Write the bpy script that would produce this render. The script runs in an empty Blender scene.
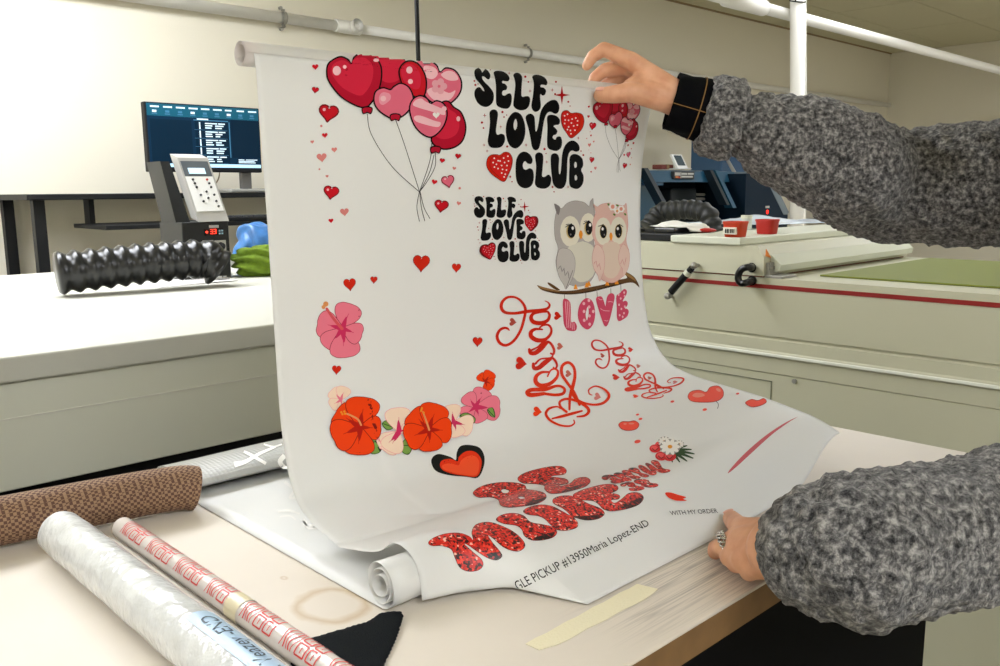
import bpy, bmesh, math, random
import numpy as np
from mathutils import Vector, Matrix, geometry, noise
from mathutils.bvhtree import BVHTree
random.seed(7)
PI = math.pi
R = math.radians
SC = bpy.context.scene
COL = SC.collection

# ------------------------------------------------------------------ camera
CAMZ, TABZ = 1.242, 0.900
F = 868.0
_A, _p, _t = R(46.4), R(9.35), R(0.5)
FW = Vector((math.cos(_A)*math.cos(_p), math.sin(_A)*math.cos(_p), -math.sin(_p)))
_r0 = Vector((math.sin(_A), -math.cos(_A), 0)); _u0 = _r0.cross(FW)
RT = _r0*math.cos(_t) - _u0*math.sin(_t)
UP = _u0*math.cos(_t) + _r0*math.sin(_t)
CP = Vector((0, 0, CAMZ))
cd = bpy.data.cameras.new('camera'); cam = bpy.data.objects.new('camera', cd); COL.objects.link(cam)
cd.sensor_width = 36; cd.lens = F/1000*36; cd.clip_start = .02
cam.matrix_world = Matrix(((RT.x, UP.x, -FW.x, CP.x), (RT.y, UP.y, -FW.y, CP.y), (RT.z, UP.z, -FW.z, CP.z), (0, 0, 0, 1)))
SC.camera = cam

def ray(x, y):
    """direction through a picture point, forward component 1"""
    return FW + RT*((x-500)/F) - UP*((y-333)/F)
def atd(x, y, k): return CP + ray(x, y)*k
def onx(x, y, X): d = ray(x, y); return CP + d*(X/d.x)
def ony(x, y, Y): d = ray(x, y); return CP + d*(Y/d.y)
def onz(x, y, Z): d = ray(x, y); return CP + d*((Z-CAMZ)/d.z)

# ------------------------------------------------------------------ materials
MATS = {}
def lin(c):
    return tuple(((v/255)/12.92 if v/255 <= .04045 else ((v/255+.055)/1.055)**2.4) for v in c)
def mat(name, rgb, rough=.5, metal=0, bump=0, bscale=200, var=0, vscale=20, emit=0, trans=0, spec=.5, coat=0):
    """procedural principled material; rgb is given as 0-255 display values"""
    if name in MATS: return MATS[name]
    m = bpy.data.materials.new(name); m.use_nodes = True
    nt = m.node_tree; b = nt.nodes['Principled BSDF']
    c = lin(rgb)
    b.inputs['Base Color'].default_value = (*c, 1)
    b.inputs['Roughness'].default_value = rough; b.inputs['Metallic'].default_value = metal
    b.inputs['Specular IOR Level'].default_value = spec
    b.inputs['Coat Weight'].default_value = coat
    tc = nt.nodes.new('ShaderNodeTexCoord')
    if var:
        n = nt.nodes.new('ShaderNodeTexNoise'); n.inputs['Scale'].default_value = vscale; n.inputs['Detail'].default_value = 4
        rp = nt.nodes.new('ShaderNodeValToRGB')
        rp.color_ramp.elements[0].position = .3; rp.color_ramp.elements[1].position = .7
        rp.color_ramp.elements[0].color = (*[max(0, v*(1-var)) for v in c], 1)
        rp.color_ramp.elements[1].color = (*[min(1, v*(1+var)) for v in c], 1)
        nt.links.new(tc.outputs['Object'], n.inputs['Vector']); nt.links.new(n.outputs['Fac'], rp.inputs['Fac'])
        nt.links.new(rp.outputs['Color'], b.inputs['Base Color'])
    if bump:
        n2 = nt.nodes.new('ShaderNodeTexNoise'); n2.inputs['Scale'].default_value = bscale; n2.inputs['Detail'].default_value = 3
        bp = nt.nodes.new('ShaderNodeBump'); bp.inputs['Strength'].default_value = bump; bp.inputs['Distance'].default_value = .004
        nt.links.new(tc.outputs['Object'], n2.inputs['Vector']); nt.links.new(n2.outputs['Fac'], bp.inputs['Height'])
        nt.links.new(bp.outputs['Normal'], b.inputs['Normal'])
    if emit:
        b.inputs['Emission Color'].default_value = (*c, 1); b.inputs['Emission Strength'].default_value = emit
    if trans:
        tl = nt.nodes.new('ShaderNodeBsdfTranslucent'); tl.inputs['Color'].default_value = (*c, 1)
        mx = nt.nodes.new('ShaderNodeMixShader'); mx.inputs[0].default_value = trans
        nt.links.new(b.outputs[0], mx.inputs[1]); nt.links.new(tl.outputs[0], mx.inputs[2])
        nt.links.new(mx.outputs[0], nt.nodes['Material Output'].inputs[0])
    MATS[name] = m
    return m

# ------------------------------------------------------------------ object helpers
def link(name, me, m=None, parent=None, smooth=False):
    o = bpy.data.objects.new(name, me); COL.objects.link(o)
    if m is not None:
        for mm in (m if isinstance(m, (list, tuple)) else [m]): me.materials.append(mm)
    if parent: o.parent = parent
    if smooth:
        for p in me.polygons: p.use_smooth = True
    return o
def obj(name, bm, m, parent=None, smooth=False):
    me = bpy.data.meshes.new(name); bmesh.ops.recalc_face_normals(bm, faces=bm.faces[:]); bm.to_mesh(me); bm.free()
    return link(name, me, m, parent, smooth)
def autosmooth(o, ang=40):
    me = o.data
    for p in me.polygons: p.use_smooth = True
    try: me.set_sharp_from_angle(angle=R(ang))
    except Exception: pass
    return o
def tag(o, label, cat, group=None, kind=None):
    o['label'] = label; o['category'] = cat
    if group: o['group'] = group
    if kind: o['kind'] = kind
    return o
def thing(name, label, cat, group=None):
    """an Empty that parents a thing's parts (moved to the thing's base by settle())"""
    o = bpy.data.objects.new(name, None); COL.objects.link(o); o.empty_display_size = .05
    return tag(o, label, cat, group)
def struct(name, bm, m):
    o = obj(name, bm, m); o['kind'] = 'structure'; return o
def box(bm, lo, hi, bevel=0, segs=2, M=None):
    b2 = bmesh.new(); bmesh.ops.create_cube(b2, size=1)
    for v in b2.verts:
        v.co = Vector([(lo[i]+hi[i])/2 + v.co[i]*(hi[i]-lo[i]) for i in range(3)])
    if bevel:
        bmesh.ops.bevel(b2, geom=b2.edges[:], offset=bevel, segments=segs, affect='EDGES', profile=.5)
    merge(bm, b2, M); return bm
def merge(bm, b2, M=None):
    vm = {v: bm.verts.new(M @ v.co if M else v.co) for v in b2.verts}
    for f in b2.faces:
        try:
            nf = bm.faces.new([vm[v] for v in f.verts]); nf.material_index = f.material_index
        except ValueError: pass
    b2.free()
def frame_of(d):
    d = d.normalized(); a = Vector((0, 0, 1)) if abs(d.z) < .9 else Vector((1, 0, 0))
    u = d.cross(a).normalized(); v = d.cross(u).normalized()
    return u, v
def tube(bm, pts, rad, n=16, caps=True):
    """a tube along pts; rad a number or one per point"""
    pts = [Vector(p) for p in pts]; rings = []
    u = None
    for i, p in enumerate(pts):
        d = (pts[min(i+1, len(pts)-1)] - pts[max(i-1, 0)]).normalized()
        if u is None: u, _ = frame_of(d)
        u = (u - d*u.dot(d)).normalized(); v = d.cross(u)
        r = rad[i] if isinstance(rad, (list, tuple)) else rad
        rings.append([bm.verts.new(p + (u*math.cos(2*PI*j/n) + v*math.sin(2*PI*j/n))*r) for j in range(n)])
    for a, b in zip(rings, rings[1:]):
        for j in range(n): bm.faces.new((a[j], a[(j+1) % n], b[(j+1) % n], b[j]))
    if caps:
        bm.faces.new(rings[0][::-1]); bm.faces.new(rings[-1])
    return bm
def spline(pts, n=8, closed=False):
    P = [Vector(p) for p in pts]; out = []; L = len(P)
    rng = range(L) if closed else range(L-1)
    for i in rng:
        if closed: a, b, c, d = P[i-1], P[i], P[(i+1) % L], P[(i+2) % L]
        else: a, b, c, d = P[max(i-1, 0)], P[i], P[i+1], P[min(i+2, L-1)]
        for k in range(n):
            t = k/n
            out.append(.5*((2*b) + (c-a)*t + (2*a-5*b+4*c-d)*t*t + (3*b-a-3*c+d)*t**3))
    if not closed: out.append(P[-1])
    return out
def polyfill(bm, pts, dist, M=None):
    """extrude a closed 3D outline along vector dist"""
    a = [bm.verts.new(p) for p in pts]; b = [bm.verts.new(Vector(p)+Vector(dist)) for p in pts]
    bm.faces.new(a[::-1]); bm.faces.new(b)
    for i in range(len(a)):
        j = (i+1) % len(a); bm.faces.new((a[i], a[j], b[j], b[i]))
    return bm
def quad_plate(bm, a, b, c, d, th):
    n = (Vector(b)-Vector(a)).cross(Vector(d)-Vector(a)).normalized()*th
    return polyfill(bm, [a, b, c, d], n)
def cylx(bm, a, b, r, n=24, caps=True): return tube(bm, [a, b], r, n, caps)
def textmesh(s, size=1.0):
    """flat outline of a line of lettering as (verts2d, tris), lower left at 0,0 and cap height about 1"""
    cu = bpy.data.curves.new('lettering', 'FONT'); cu.body = s; cu.size = size; cu.resolution_u = 3
    o = bpy.data.objects.new('lettering', cu); COL.objects.link(o)
    dg = bpy.context.evaluated_depsgraph_get(); me = bpy.data.meshes.new_from_object(o.evaluated_get(dg))
    V = [(v.co.x, v.co.y) for v in me.vertices]; T = [tuple(p.vertices) for p in me.polygons]
    bpy.data.objects.remove(o); bpy.data.curves.remove(cu); bpy.data.meshes.remove(me)
    x0 = min(v[0] for v in V); x1 = max(v[0] for v in V)
    return [(x-x0, y) for x, y in V], T, x1-x0
def text_on(bm, s, origin, right, up, height, width=None, mi=0, lift=(0, 0, 0)):
    """lettering on a flat face: origin lower left, right/up unit vectors"""
    V, T, w = textmesh(s); sy = height/.7; sx = (width/w) if width else sy
    vs = [bm.verts.new(Vector(origin)+Vector(lift)+Vector(right)*x*sx+Vector(up)*y*sy) for x, y in V]
    for t in T:
        try: f = bm.faces.new([vs[i] for i in t]); f.material_index = mi
        except ValueError: pass

LIGHT = 9
LIGHTS = [(-.5, -1.6, 1.8, .9, 'lit white ceiling panel behind the camera', 16.0),
          (.5, 2.8, 2.0, .9, 'lit white ceiling panel over the pressing machine', 17.0),
          (-1.4, 2.3, 1.2, .6, 'lit white ceiling panel at the left of the room', 16.0),
          (3.6, .2, 1.2, .6, 'lit white ceiling panel above the large machine', 10.0),
          (4.3, 1.8, 1.2, .6, 'added unseen ceiling panel brightening the right wall, above the blue printer', 9.0),  # added out of view to brighten the right part of the back wall
          (6.5, -.2, 1.2, .6, 'added unseen ceiling panel lifting wall and ceiling at the right end of the room', 46.0)]  # unseen lamp put in so the far wall and ceiling get more light
EXPOSURE = 0.0


# ------------------------------------------------------------------ room shell
CEIL = CAMZ + 1.38
X0, X1, Y0, Y1 = -2.6, 9.5, -2.6, 4.0
w_m = mat('wall_paint', (230, 224, 206), .75, bump=.08, bscale=160)
def wallbox(name, lo, hi, m):
    b = bmesh.new(); box(b, lo, hi); return struct(name, b, m)
wallbox('wall_back', (X0, Y1, 0), (X1, Y1+.1, CEIL), w_m)
wallbox('wall_front', (X0, Y0-.1, 0), (X1, Y0, CEIL), w_m)
wallbox('wall_left', (X0-.1, Y0-.1, 0), (X0, Y1+.1, CEIL), w_m)
wallbox('wall_right', (X1, Y0-.1, 0), (X1+.1, Y1+.1, CEIL), w_m)
wallbox('floor', (X0-.1, Y0-.1, -.05), (X1+.1, Y1+.1, 0), mat('floor_vinyl', (176, 170, 156), .5, var=.1, vscale=6))
# suspended ceiling: tiles with a shallow groove between them
c_m = mat('ceiling_tile', (206, 200, 168), .85, bump=.25, bscale=300)
g_m = mat('ceiling_groove', (120, 112, 88), .8)
b = bmesh.new(); box(b, (X0-.1, Y0-.1, CEIL+.012), (X1+.1, Y1+.1, CEIL+.06)); 
for f in b.faces: f.material_index = 1
TX, TY = 1.2, .6
ix = 0
x = X0
while x < X1:
    y = Y1
    while y > Y0:
        box(b, (x+.004, max(Y0, y-TY)+.004, CEIL), (min(X1, x+TX)-.004, y-.004, CEIL+.013)); y -= TY
    x += TX
struct('ceiling', b, [c_m, g_m])
b = bmesh.new(); box(b, (X0, Y1-.012, CEIL-.012), (X1, Y1, CEIL)); struct('trim_1', b, mat('wall_angle', (150, 128, 96), .6))

# ceiling light panels (outside the picture; they light the room)
lm = mat('light_diffuser', (246, 249, 255), .6, emit=LIGHT)
fr_m = mat('white_metal', (232, 230, 222), .4)
def ceil_light(i, x, y, w, d, lab, strength=None):
    t = thing('ceiling_light', lab, 'ceiling light', 'ceiling light panels')
    m = lm if strength is None else mat('light_diffuser_%d' % i, (246, 249, 255), .6, emit=strength)
    b = bmesh.new(); box(b, (x-w/2+.02, y-d/2+.02, CEIL-.012), (x+w/2-.02, y+d/2-.02, CEIL-.004)); obj('diffuser', b, m, t)
    b = bmesh.new()
    for lo, hi in (((-w/2, -d/2), (w/2, -d/2+.02)), ((-w/2, d/2-.02), (w/2, d/2)), ((-w/2, -d/2), (-w/2+.02, d/2)), ((w/2-.02, -d/2), (w/2, d/2))):
        box(b, (x+lo[0], y+lo[1], CEIL-.018), (x+hi[0], y+hi[1], CEIL-.001))
    obj('frame', b, fr_m, t)
for i, (x, y, w, d, lab, s) in enumerate(LIGHTS): ceil_light(i, x, y, w, d, lab, s)

# ------------------------------------------------------------------ white pipe along the back wall
pvc = mat('white_pvc', (244, 242, 236), .35)
steel = mat('zinc_steel', (158, 156, 148), .4, metal=.4)
dark = mat('black_plastic', (16, 17, 19), .55, spec=.3)
t = thing('wall_pipe', 'white plastic pipe strapped along the back wall, sloping across the top of the picture', 'pipe')
PY = Y1 - .036
pa = ony(189.6, 4.5, PY); 
def pipept(x):
    # the pipe runs level along the wall at the height of pa
    d = ray(x, 0)
    # find picture y whose point on the wall has pa.z
    lo, hi = -400, 400
    for _ in range(50):
        m_ = (lo+hi)/2
        if ony(x, m_, PY).z > pa.z: lo = m_
        else: hi = m_
    return ony(x, (lo+hi)/2, PY)
q0 = pipept(349).x
b = bmesh.new(); cylx(b, (X0+.02, PY, pa.z), (q0-.02, PY, pa.z), .026); cylx(b, (q0+.06, PY, pa.z), (X1-.05, PY, pa.z), .024); obj('pipe', b, pvc, t, True)
b = bmesh.new(); cylx(b, (q0-.085, PY, pa.z), (q0-.02, PY, pa.z), .032); cylx(b, (q0-.03, PY, pa.z), (q0+.065, PY, pa.z), .0335)
tube(b, [(q0+.02, PY, pa.z), (q0+.02, PY-.055, pa.z+.008)], [.031, .033], 24, caps=False)
tube(b, [(q0+.02, PY-.055, pa.z+.008), (q0+.02, PY-.02, pa.z+.004)], [.026, .026], 24, caps=False)
o = obj('tee_fitting', b, pvc, t); autosmooth(o)
for px in (283, 528):
    q = pipept(px).x; b = bmesh.new()
    pts = [(q, PY+.03, pa.z+.048), (q, PY-.005, pa.z+.042)] + [(q, PY-.031*math.sin(a), pa.z+.031*math.cos(a)) for a in [PI*k/10 for k in range(11)]] + [(q, PY-.005, pa.z-.042), (q, PY+.03, pa.z-.048)]
    prev = None
    for p in pts:
        r_ = [b.verts.new((p[0]+s*.011, p[1], p[2])) for s in (-1, 1)]
        if prev: b.faces.new((prev[0], prev[1], r_[1], r_[0]))
        prev = r_
    for s in (1, -1):
        tube(b, [(q, PY+.03, pa.z+s*.05), (q, PY+.012, pa.z+s*.05)], .008, 10)
    obj('strap_clamp', b, steel, t)

# white upright post with a cross pipe, right side
t = thing('pipe_frame', 'white plastic upright post tied to an overhead pipe behind the raised sleeve', 'pipe')
YP = 2.15
top = ony(797.5, 0, YP); bot = ony(797, 226, YP)
pd = (top-bot).normalized()
def pz_(z): return bot + pd*((z-bot.z)/pd.z)
b = bmesh.new(); cylx(b, pz_(0), pz_(CEIL-.02), .0345, 28); obj('post', b, pvc, t, True)
h0 = ony(735, 1, YP+.075); hz = ony(797, 17, YP+.062).z
b = bmesh.new(); cylx(b, (bot.x-2.2, YP+.062, hz), (X1-.01, YP+.062, hz), .027, 24); cylx(b, (bot.x-2.2, YP+.062, hz-.03), (bot.x-2.2, YP+.062, CEIL-.02), .027, 24); obj('cross_pipe', b, pvc, t, True)
b = bmesh.new(); cylx(b, (bot.x-.62, YP+.062, hz), (bot.x-.30, YP+.062, hz), .036, 24); obj('coupling', b, pvc, t, True)
b = bmesh.new()
bx_ = pz_(hz+.05).x
tube(b, [(bx_+.0365*math.cos(a), YP+.0365*math.sin(a), hz+.05+.012*math.sin(a+.6)) for a in [2*PI*k/24 for k in range(25)]], .003, 6)
tube(b, spline([(bx_-.035, YP-.01, hz+.045), (bx_-.06, YP, hz+.085), (bx_-.05, YP+.03, hz+.13)], 6), .004, 6)
obj('wire_tie', b, dark, t)
b = bmesh.new()
pts = [(pz_(z_).x+d_, YP-.02, z_) for z_, d_ in ((CEIL-.05, .038), (hz-.1, .040), (hz-.35, .046), (hz-.55, .040), (hz-.8, .05), (bot.z, .038))]
tube(b, spline(pts, 8), .005, 8); obj('cable', b, pvc, t, True)

# black pole dropping behind the film
t0, t1 = atd(414.8, -60, 2.6), atd(418.2, 56, 2.6)
dv = (t1-t0)
b = bmesh.new(); e0 = t0 + dv*((CEIL-t0.z)/dv.z); e1 = t0 + dv*((TABZ+.1-t0.z)/dv.z); tube(b, [e0, e1], .0068, 12)
tag(obj('hanging_pole', b, dark, None, True), 'thin black rod hanging from the ceiling behind the film edge', 'rod')

# ------------------------------------------------------------------ work table
white_top = bpy.data.materials.new('table_top_sheet'); white_top.use_nodes = True
nt = white_top.node_tree; bs = nt.nodes['Principled BSDF']; bs.inputs['Roughness'].default_value = .5
def N(t_, **k):
    n = nt.nodes.new(t_)
    for a, v in k.items(): setattr(n, a, v)
    return n
tc = N('ShaderNodeTexCoord'); geo = N('ShaderNodeNewGeometry')
n1 = N('ShaderNodeTexNoise'); n1.inputs['Scale'].default_value = 5; n1.inputs['Detail'].default_value = 6
nt.links.new(geo.outputs['Position'], n1.inputs['Vector'])
rp = N('ShaderNodeValToRGB'); rp.color_ramp.elements[0].position = .3; rp.color_ramp.elements[1].position = .75
rp.color_ramp.elements[0].color = (*lin((216, 206, 192)), 1); rp.color_ramp.elements[1].color = (*lin((226, 217, 204)), 1)
nt.links.new(n1.outputs['Fac'], rp.inputs['Fac'])
def mixc(fac, a, col):
    m_ = N('ShaderNodeMix', data_type='RGBA'); nt.links.new(fac, m_.inputs[0]); nt.links.new(a, m_.inputs[6]); m_.inputs[7].default_value = (*lin(col), 1); return m_.outputs[2]
def math_(op, a, bv=None, c=None):
    m_ = N('ShaderNodeMath', operation=op)
    for i, v in enumerate((a, bv, c)):
        if v is None: continue
        if isinstance(v, (int, float)): m_.inputs[i].default_value = v
        else: nt.links.new(v, m_.inputs[i])
    return m_.outputs[0]
sep = N('ShaderNodeSeparateXYZ'); nt.links.new(geo.outputs['Position'], sep.inputs[0])
colr = rp.outputs['Color']
# knife scratches: stretched noise, only where people cut (near the front edge)
def scratches(rot, sx, sy, seed, width, box_):
    global colr
    mp = N('ShaderNodeMapping'); mp.inputs['Rotation'].default_value = (0, 0, R(rot)); mp.inputs['Scale'].default_value = (sx, sy, 1); mp.inputs['Location'].default_value = (seed, seed*.7, 0)
    nt.links.new(geo.outputs['Position'], mp.inputs['Vector'])
    nn = N('ShaderNodeTexNoise'); nn.inputs['Scale'].default_value = 1; nn.inputs['Detail'].default_value = 2
    nt.links.new(mp.outputs[0], nn.inputs['Vector'])
    d = math_('ABSOLUTE', math_('SUBTRACT', nn.outputs['Fac'], .5))
    line = math_('SUBTRACT', 1, math_('MINIMUM', math_('DIVIDE', d, width), 1))
    xm, ym, rx, ry = box_
    g = math_('SUBTRACT', 1, math_('MINIMUM', math_('ADD', math_('POWER', math_('DIVIDE', math_('SUBTRACT', sep.outputs[0], xm), rx), 2), math_('POWER', math_('DIVIDE', math_('SUBTRACT', sep.outputs[1], ym), ry), 2)), 1))
    colr = mixc(math_('MULTIPLY', math_('MULTIPLY', line, g), .42), colr, (130, 124, 122))
scratches(2, 3, 190, 3.1, .03, (.68, .405, .2, .07))
scratches(88, 4, 170, 9.7, .035, (.70, .405, .16, .07))
scratches(25, 3, 90, 5.2, .03, (.66, .41, .2, .08))
# tea-coloured ring stain
def ring(cx, cy, rx, ry, w, col, amt):
    global colr
    rr = math_('SQRT', math_('ADD', math_('POWER', math_('DIVIDE', math_('SUBTRACT', sep.outputs[0], cx), rx), 2), math_('POWER', math_('DIVIDE', math_('SUBTRACT', sep.outputs[1], cy), ry), 2)))
    n_ = N('ShaderNodeTexNoise'); n_.inputs['Scale'].default_value = 40; nt.links.new(geo.outputs['Position'], n_.inputs['Vector'])
    rr = math_('ADD', rr, math_('MULTIPLY', math_('SUBTRACT', n_.outputs['Fac'], .5), .45))
    d = math_('SUBTRACT', 1, math_('MINIMUM', math_('DIVIDE', math_('ABSOLUTE', math_('SUBTRACT', rr, 1)), w), 1))
    colr = mixc(math_('MULTIPLY', d, amt), colr, col)
sc_ = onz(331, 605, TABZ)
ring(sc_.x, sc_.y, .027, .030, .26, (194, 170, 134), .75)
s2 = onz(284, 578, TABZ); ring(s2.x, s2.y, .002, .003, .9, (190, 165, 130), .6)
nt.links.new(colr, bs.inputs['Base Color'])
bump = N('ShaderNodeBump'); bump.inputs['Strength'].default_value = .06; bump.inputs['Distance'].default_value = .01
nb = N('ShaderNodeTexNoise'); nb.inputs['Scale'].default_value = 18; nt.links.new(geo.outputs['Position'], nb.inputs['Vector']); nt.links.new(nb.outputs['Fac'], bump.inputs['Height']); nt.links.new(bump.outputs['Normal'], bs.inputs['Normal'])

TB = ony(0, 0, 1).y  # unused depth guard
e1 = onz(640, 658.5, TABZ); e2 = onz(758, 584, TABZ); EY = (e1.y+e2.y)/2
TYB = 1.02
t = thing('work_table', 'white topped work table with brown edge and an added black block for the shade below, under the printed film', 'table')
b = bmesh.new(); box(b, (-.75, EY, TABZ-.004), (1.19, TYB, TABZ), .0015); obj('tabletop', b, white_top, t)
b = bmesh.new(); box(b, (-.75, EY+.001, TABZ-.030), (1.19, TYB-.001, TABZ-.0042)); obj('edge_board', b, mat('edge_board', (118, 88, 52), .6, var=.15, vscale=30), t)
b = bmesh.new(); box(b, (-.72, EY+.03, .06), (1.15, TYB-.03, TABZ-.031)); obj('shade_block', b, mat('underside_shade', (6, 6, 7), .7, spec=.1), t)  # black block put in so the shaded space under the table stays dark
b = bmesh.new(); box(b, (-.70, EY+.06, 0), (1.13, TYB-.05, .06)); obj('plinth', b, dark, t)

# masking tape stuck on the table top
tp = [onz(525.5, 644.5, TABZ), onz(547, 651, TABZ), onz(659, 592, TABZ), onz(637, 584.5, TABZ)]
b = bmesh.new(); 
la = [tp[0].lerp(tp[3], k/12)+Vector((0, .0006*math.sin(k*2.1), .0003)) for k in range(13)]; lb = [tp[1].lerp(tp[2], k/12)+Vector((0, .0006*math.sin(k*1.7+1), .0003)) for k in range(13)]
lb[0] += Vector((-.004, .004, 0)); lb[12] += Vector((.003, .003, 0))
polyfill(b, la+lb[::-1], (0, 0, .0004))
tag(obj('masking_tape', b, mat('masking_tape', (238, 230, 198), .6, bump=.3, bscale=500)), 'pale yellow strip of masking tape stuck on the table front', 'tape')

# black cloth with a pinked edge
pk = [(335, 634), (345, 632), (356, 628), (366, 624.5), (374, 619), (379, 615), (390, 613), (400, 613), (403, 617), (399, 630), (393, 645), (386, 660), (381, 672), (372, 690), (300, 690), (290, 660), (297, 643.5), (306, 641), (320, 638)]
P3 = [onz(x, y, TABZ+.0012) for x, y in pk]
ctr = sum(P3, Vector())/len(P3); out = []
for i in range(len(P3)):
    a, c = P3[i], P3[(i+1) % len(P3)]; n_ = max(2, int((c-a).length/.0022))
    for k in range(n_):
        p = a.lerp(c, k/n_); out.append(p + (p-ctr).normalized()*(.0011 if (k % 2) else 0))
b = bmesh.new()
vv = [(p.x, p.y) for p in out]; 
def cdt(loops, spacing):
    """triangulate closed 2D loops (even-odd) with interior points; returns verts, tris"""
    V = []; E = []
    for L in loops:
        s = len(V); V += [Vector(p) for p in L]; E += [(s+i, s+(i+1) % len(L)) for i in range(len(L))]
    A = np.array([[p[0], p[1]] for p in V]); lo = A.min(0); hi = A.max(0)
    def inside(x, y):
        c = False
        for L in loops:
            for i in range(len(L)):
                x1, y1 = L[i][0], L[i][1]; x2, y2 = L[i-1][0], L[i-1][1]
                if (y1 > y) != (y2 > y) and x < (x2-x1)*(y-y1)/(y2-y1)+x1: c = not c
        return c
    nx = int((hi[0]-lo[0])/spacing); ny = int((hi[1]-lo[1])/spacing)
    if nx*ny < 9000:
        for i in range(1, nx+1):
            for j in range(1, ny+1):
                x = lo[0]+(i-.5+.5*(j % 2))*spacing; y = lo[1]+(j-.5)*spacing
                if inside(x, y) and min(np.abs(A-[x, y]).max(1)) > spacing*.35: V.append(Vector((x, y)))
    r = geometry.delaunay_2d_cdt(V, E, [], 0, 1e-5)
    vo = [(v.x, v.y) for v in r[0]]; tris = []
    for f in r[2]:
        cx = sum(vo[i][0] for i in f)/len(f); cy = sum(vo[i][1] for i in f)/len(f)
        if inside(cx, cy): tris.append(tuple(f))
    return vo, tris
V, T = cdt([vv], .006)
vs_ = [b.verts.new((x, y, TABZ+.0012+.003*max(0, noise.noise(Vector((x*26, y*26, 1.3)))))) for x, y in V]
for f in T: b.faces.new([vs_[i] for i in f])
o = obj('cloth', b, mat('black_fabric', (15, 20, 23), .9, bump=.5, bscale=900, spec=.15), None, True)
md = o.modifiers.new('thickness', 'SOLIDIFY'); md.thickness = .0012; md.offset = 1
tag(o, 'black cloth scrap with zigzag pinked edge lying on the table', 'cloth')

# ------------------------------------------------------------------ flatbed machine behind the table, left
cream = mat('machine_cream', (194, 193, 182), .5)
greyg = mat('machine_grey', (214, 214, 198), .45)
seam = mat('panel_seam', (214, 212, 200), .5)
t = thing('heat_press_bed', 'grey flatbed machine with pale top behind the table at the left', 'machine')
YL = 1.5
zt = ony(189, 334.5, YL).z; zr = ony(189, 357.5, YL).z; zs = ony(189, 390.5, YL).z; zb = ony(189, 454, YL).z
MX0, MX1 = -1.9, 1.45
b = bmesh.new(); box(b, (MX0, YL, zr), (MX1, 3.05, zt), .004); obj('top_deck', b, cream, t)
b = bmesh.new(); box(b, (MX0+.01, YL+.012, zb), (MX1-.01, 3.04, zr-.001), .003); obj('body', b, greyg, t)
b = bmesh.new(); box(b, (MX0+.012, YL+.0105, zs-.0012), (MX1-.012, YL+.0125, zs+.0012)); obj('seam', b, seam, t)
b = bmesh.new(); box(b, (MX0+.05, YL+.05, 0), (MX1-.05, 3.0, zb-.0005)); obj('base', b, dark, t)  # black colour stands in for the shade in the gap below the body

# ------------------------------------------------------------------ things on that deck
# control console: dark case, tilted face with display and keypad
t = thing('control_console', 'tilted control console with keypad and red number display on the left machine', 'control panel')
YC = 2.42
def pc(x, y, Y=YC): return ony(x, y, Y)
br, bl = pc(229, 221), pc(198.6, 221)
zc0 = zt; wR = br.x; wL = bl.x
ztop = pc(208, 158, YC+.06).z; zmid = br.z
face_bl = Vector((wL, YC, zmid)); face_br = Vector((wR, YC, zmid))
# the tilted face leans back and its sides slant left going up
top_r = ony(208, 158, YC+.075); ztop = top_r.z; sl = top_r.x - wR
face_tl = Vector((wL+sl, YC+.075, ztop)); face_tr = Vector((wR+sl, YC+.075, ztop))
alum = mat('brushed_grey', (188, 186, 182), .35, metal=.25); keyw = mat('keypad_white', (236, 236, 234), .4)
b = bmesh.new(); polyfill(b, [face_bl, face_br, face_tr, face_tl], (0, .05, .012)); obj('face_panel', b, alum, t)
U = (face_br-face_bl).normalized(); Vv = (face_tr-face_br); H = Vv.length; Vn = Vv.normalized(); NN = U.cross(Vn).normalized()
def fp(u, v, lift=0): return face_bl + U*(u*(face_br-face_bl).length) + Vn*(v*H) + NN*lift
def plate(name, u0, v0, u1, v1, lift, m, par):
    bb = bmesh.new(); polyfill(bb, [fp(u0, v0, .0005), fp(u1, v0, .0005), fp(u1, v1, .0005), fp(u0, v1, .0005)], NN*lift); return obj(name, bb, m, par)
plate('keypad', .05, .16, .93, .70, .002, keyw, t)
plate('display_bezel', .05, .705, .93, .94, .002, mat('bezel_grey', (92, 98, 104), .3), t)
plate('display', .2, .74, .74, .83, .0035, mat('lcd_blue', (196, 224, 240), .3, emit=.6), t)
kd = mat('button_black', (36, 38, 44), .5); kr = mat('button_red', (190, 60, 50), .5)
for (u, v, c) in [(.25, .65, 0), (.27, .59, 0), (.29, .53, 0), (.71, .65, 1), (.74, .59, 0), (.76, .53, 0), (.56, .46, 0), (.34, .41, 0), (.78, .41, 0), (.55, .36, 0), (.36, .31, 0), (.78, .31, 0), (.80, .23, 0)]:
    bb = bmesh.new(); tube(bb, [fp(u, v, .002), fp(u, v, .005)], .0034, 10); obj('button', bb, kr if c else kd, t)
b = bmesh.new(); box(b, (wL-.045, YC+.012, zt+.0005), (wR+.004, YC+.17, zmid-.001), .003)
polyfill(b, [(wL-.045, YC+.05, zmid-.002), (wL-.003, YC+.05, zmid-.002), (wL-.003+sl, YC+.125, ztop-.01), (wL-.03+sl, YC+.125, ztop-.01)], (0, .1, 0))
obj('case', b, mat('case_black', (18, 20, 22), .4), t)
yf = YC+.011
def onface(x, y): return ony(x, y, yf)
a_, c_ = onface(204.5, 235.5), onface(222.5, 228.5)
b = bmesh.new(); box(b, (a_.x, yf-.002, a_.z), (c_.x, yf, c_.z)); obj('readout_window', b, mat('readout_black', (40, 8, 8), .2), t)
led = mat('led_red', (255, 60, 40), .5, emit=2.2)
b = bmesh.new()
l0, l1 = onface(210, 234), onface(216, 229)
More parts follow.
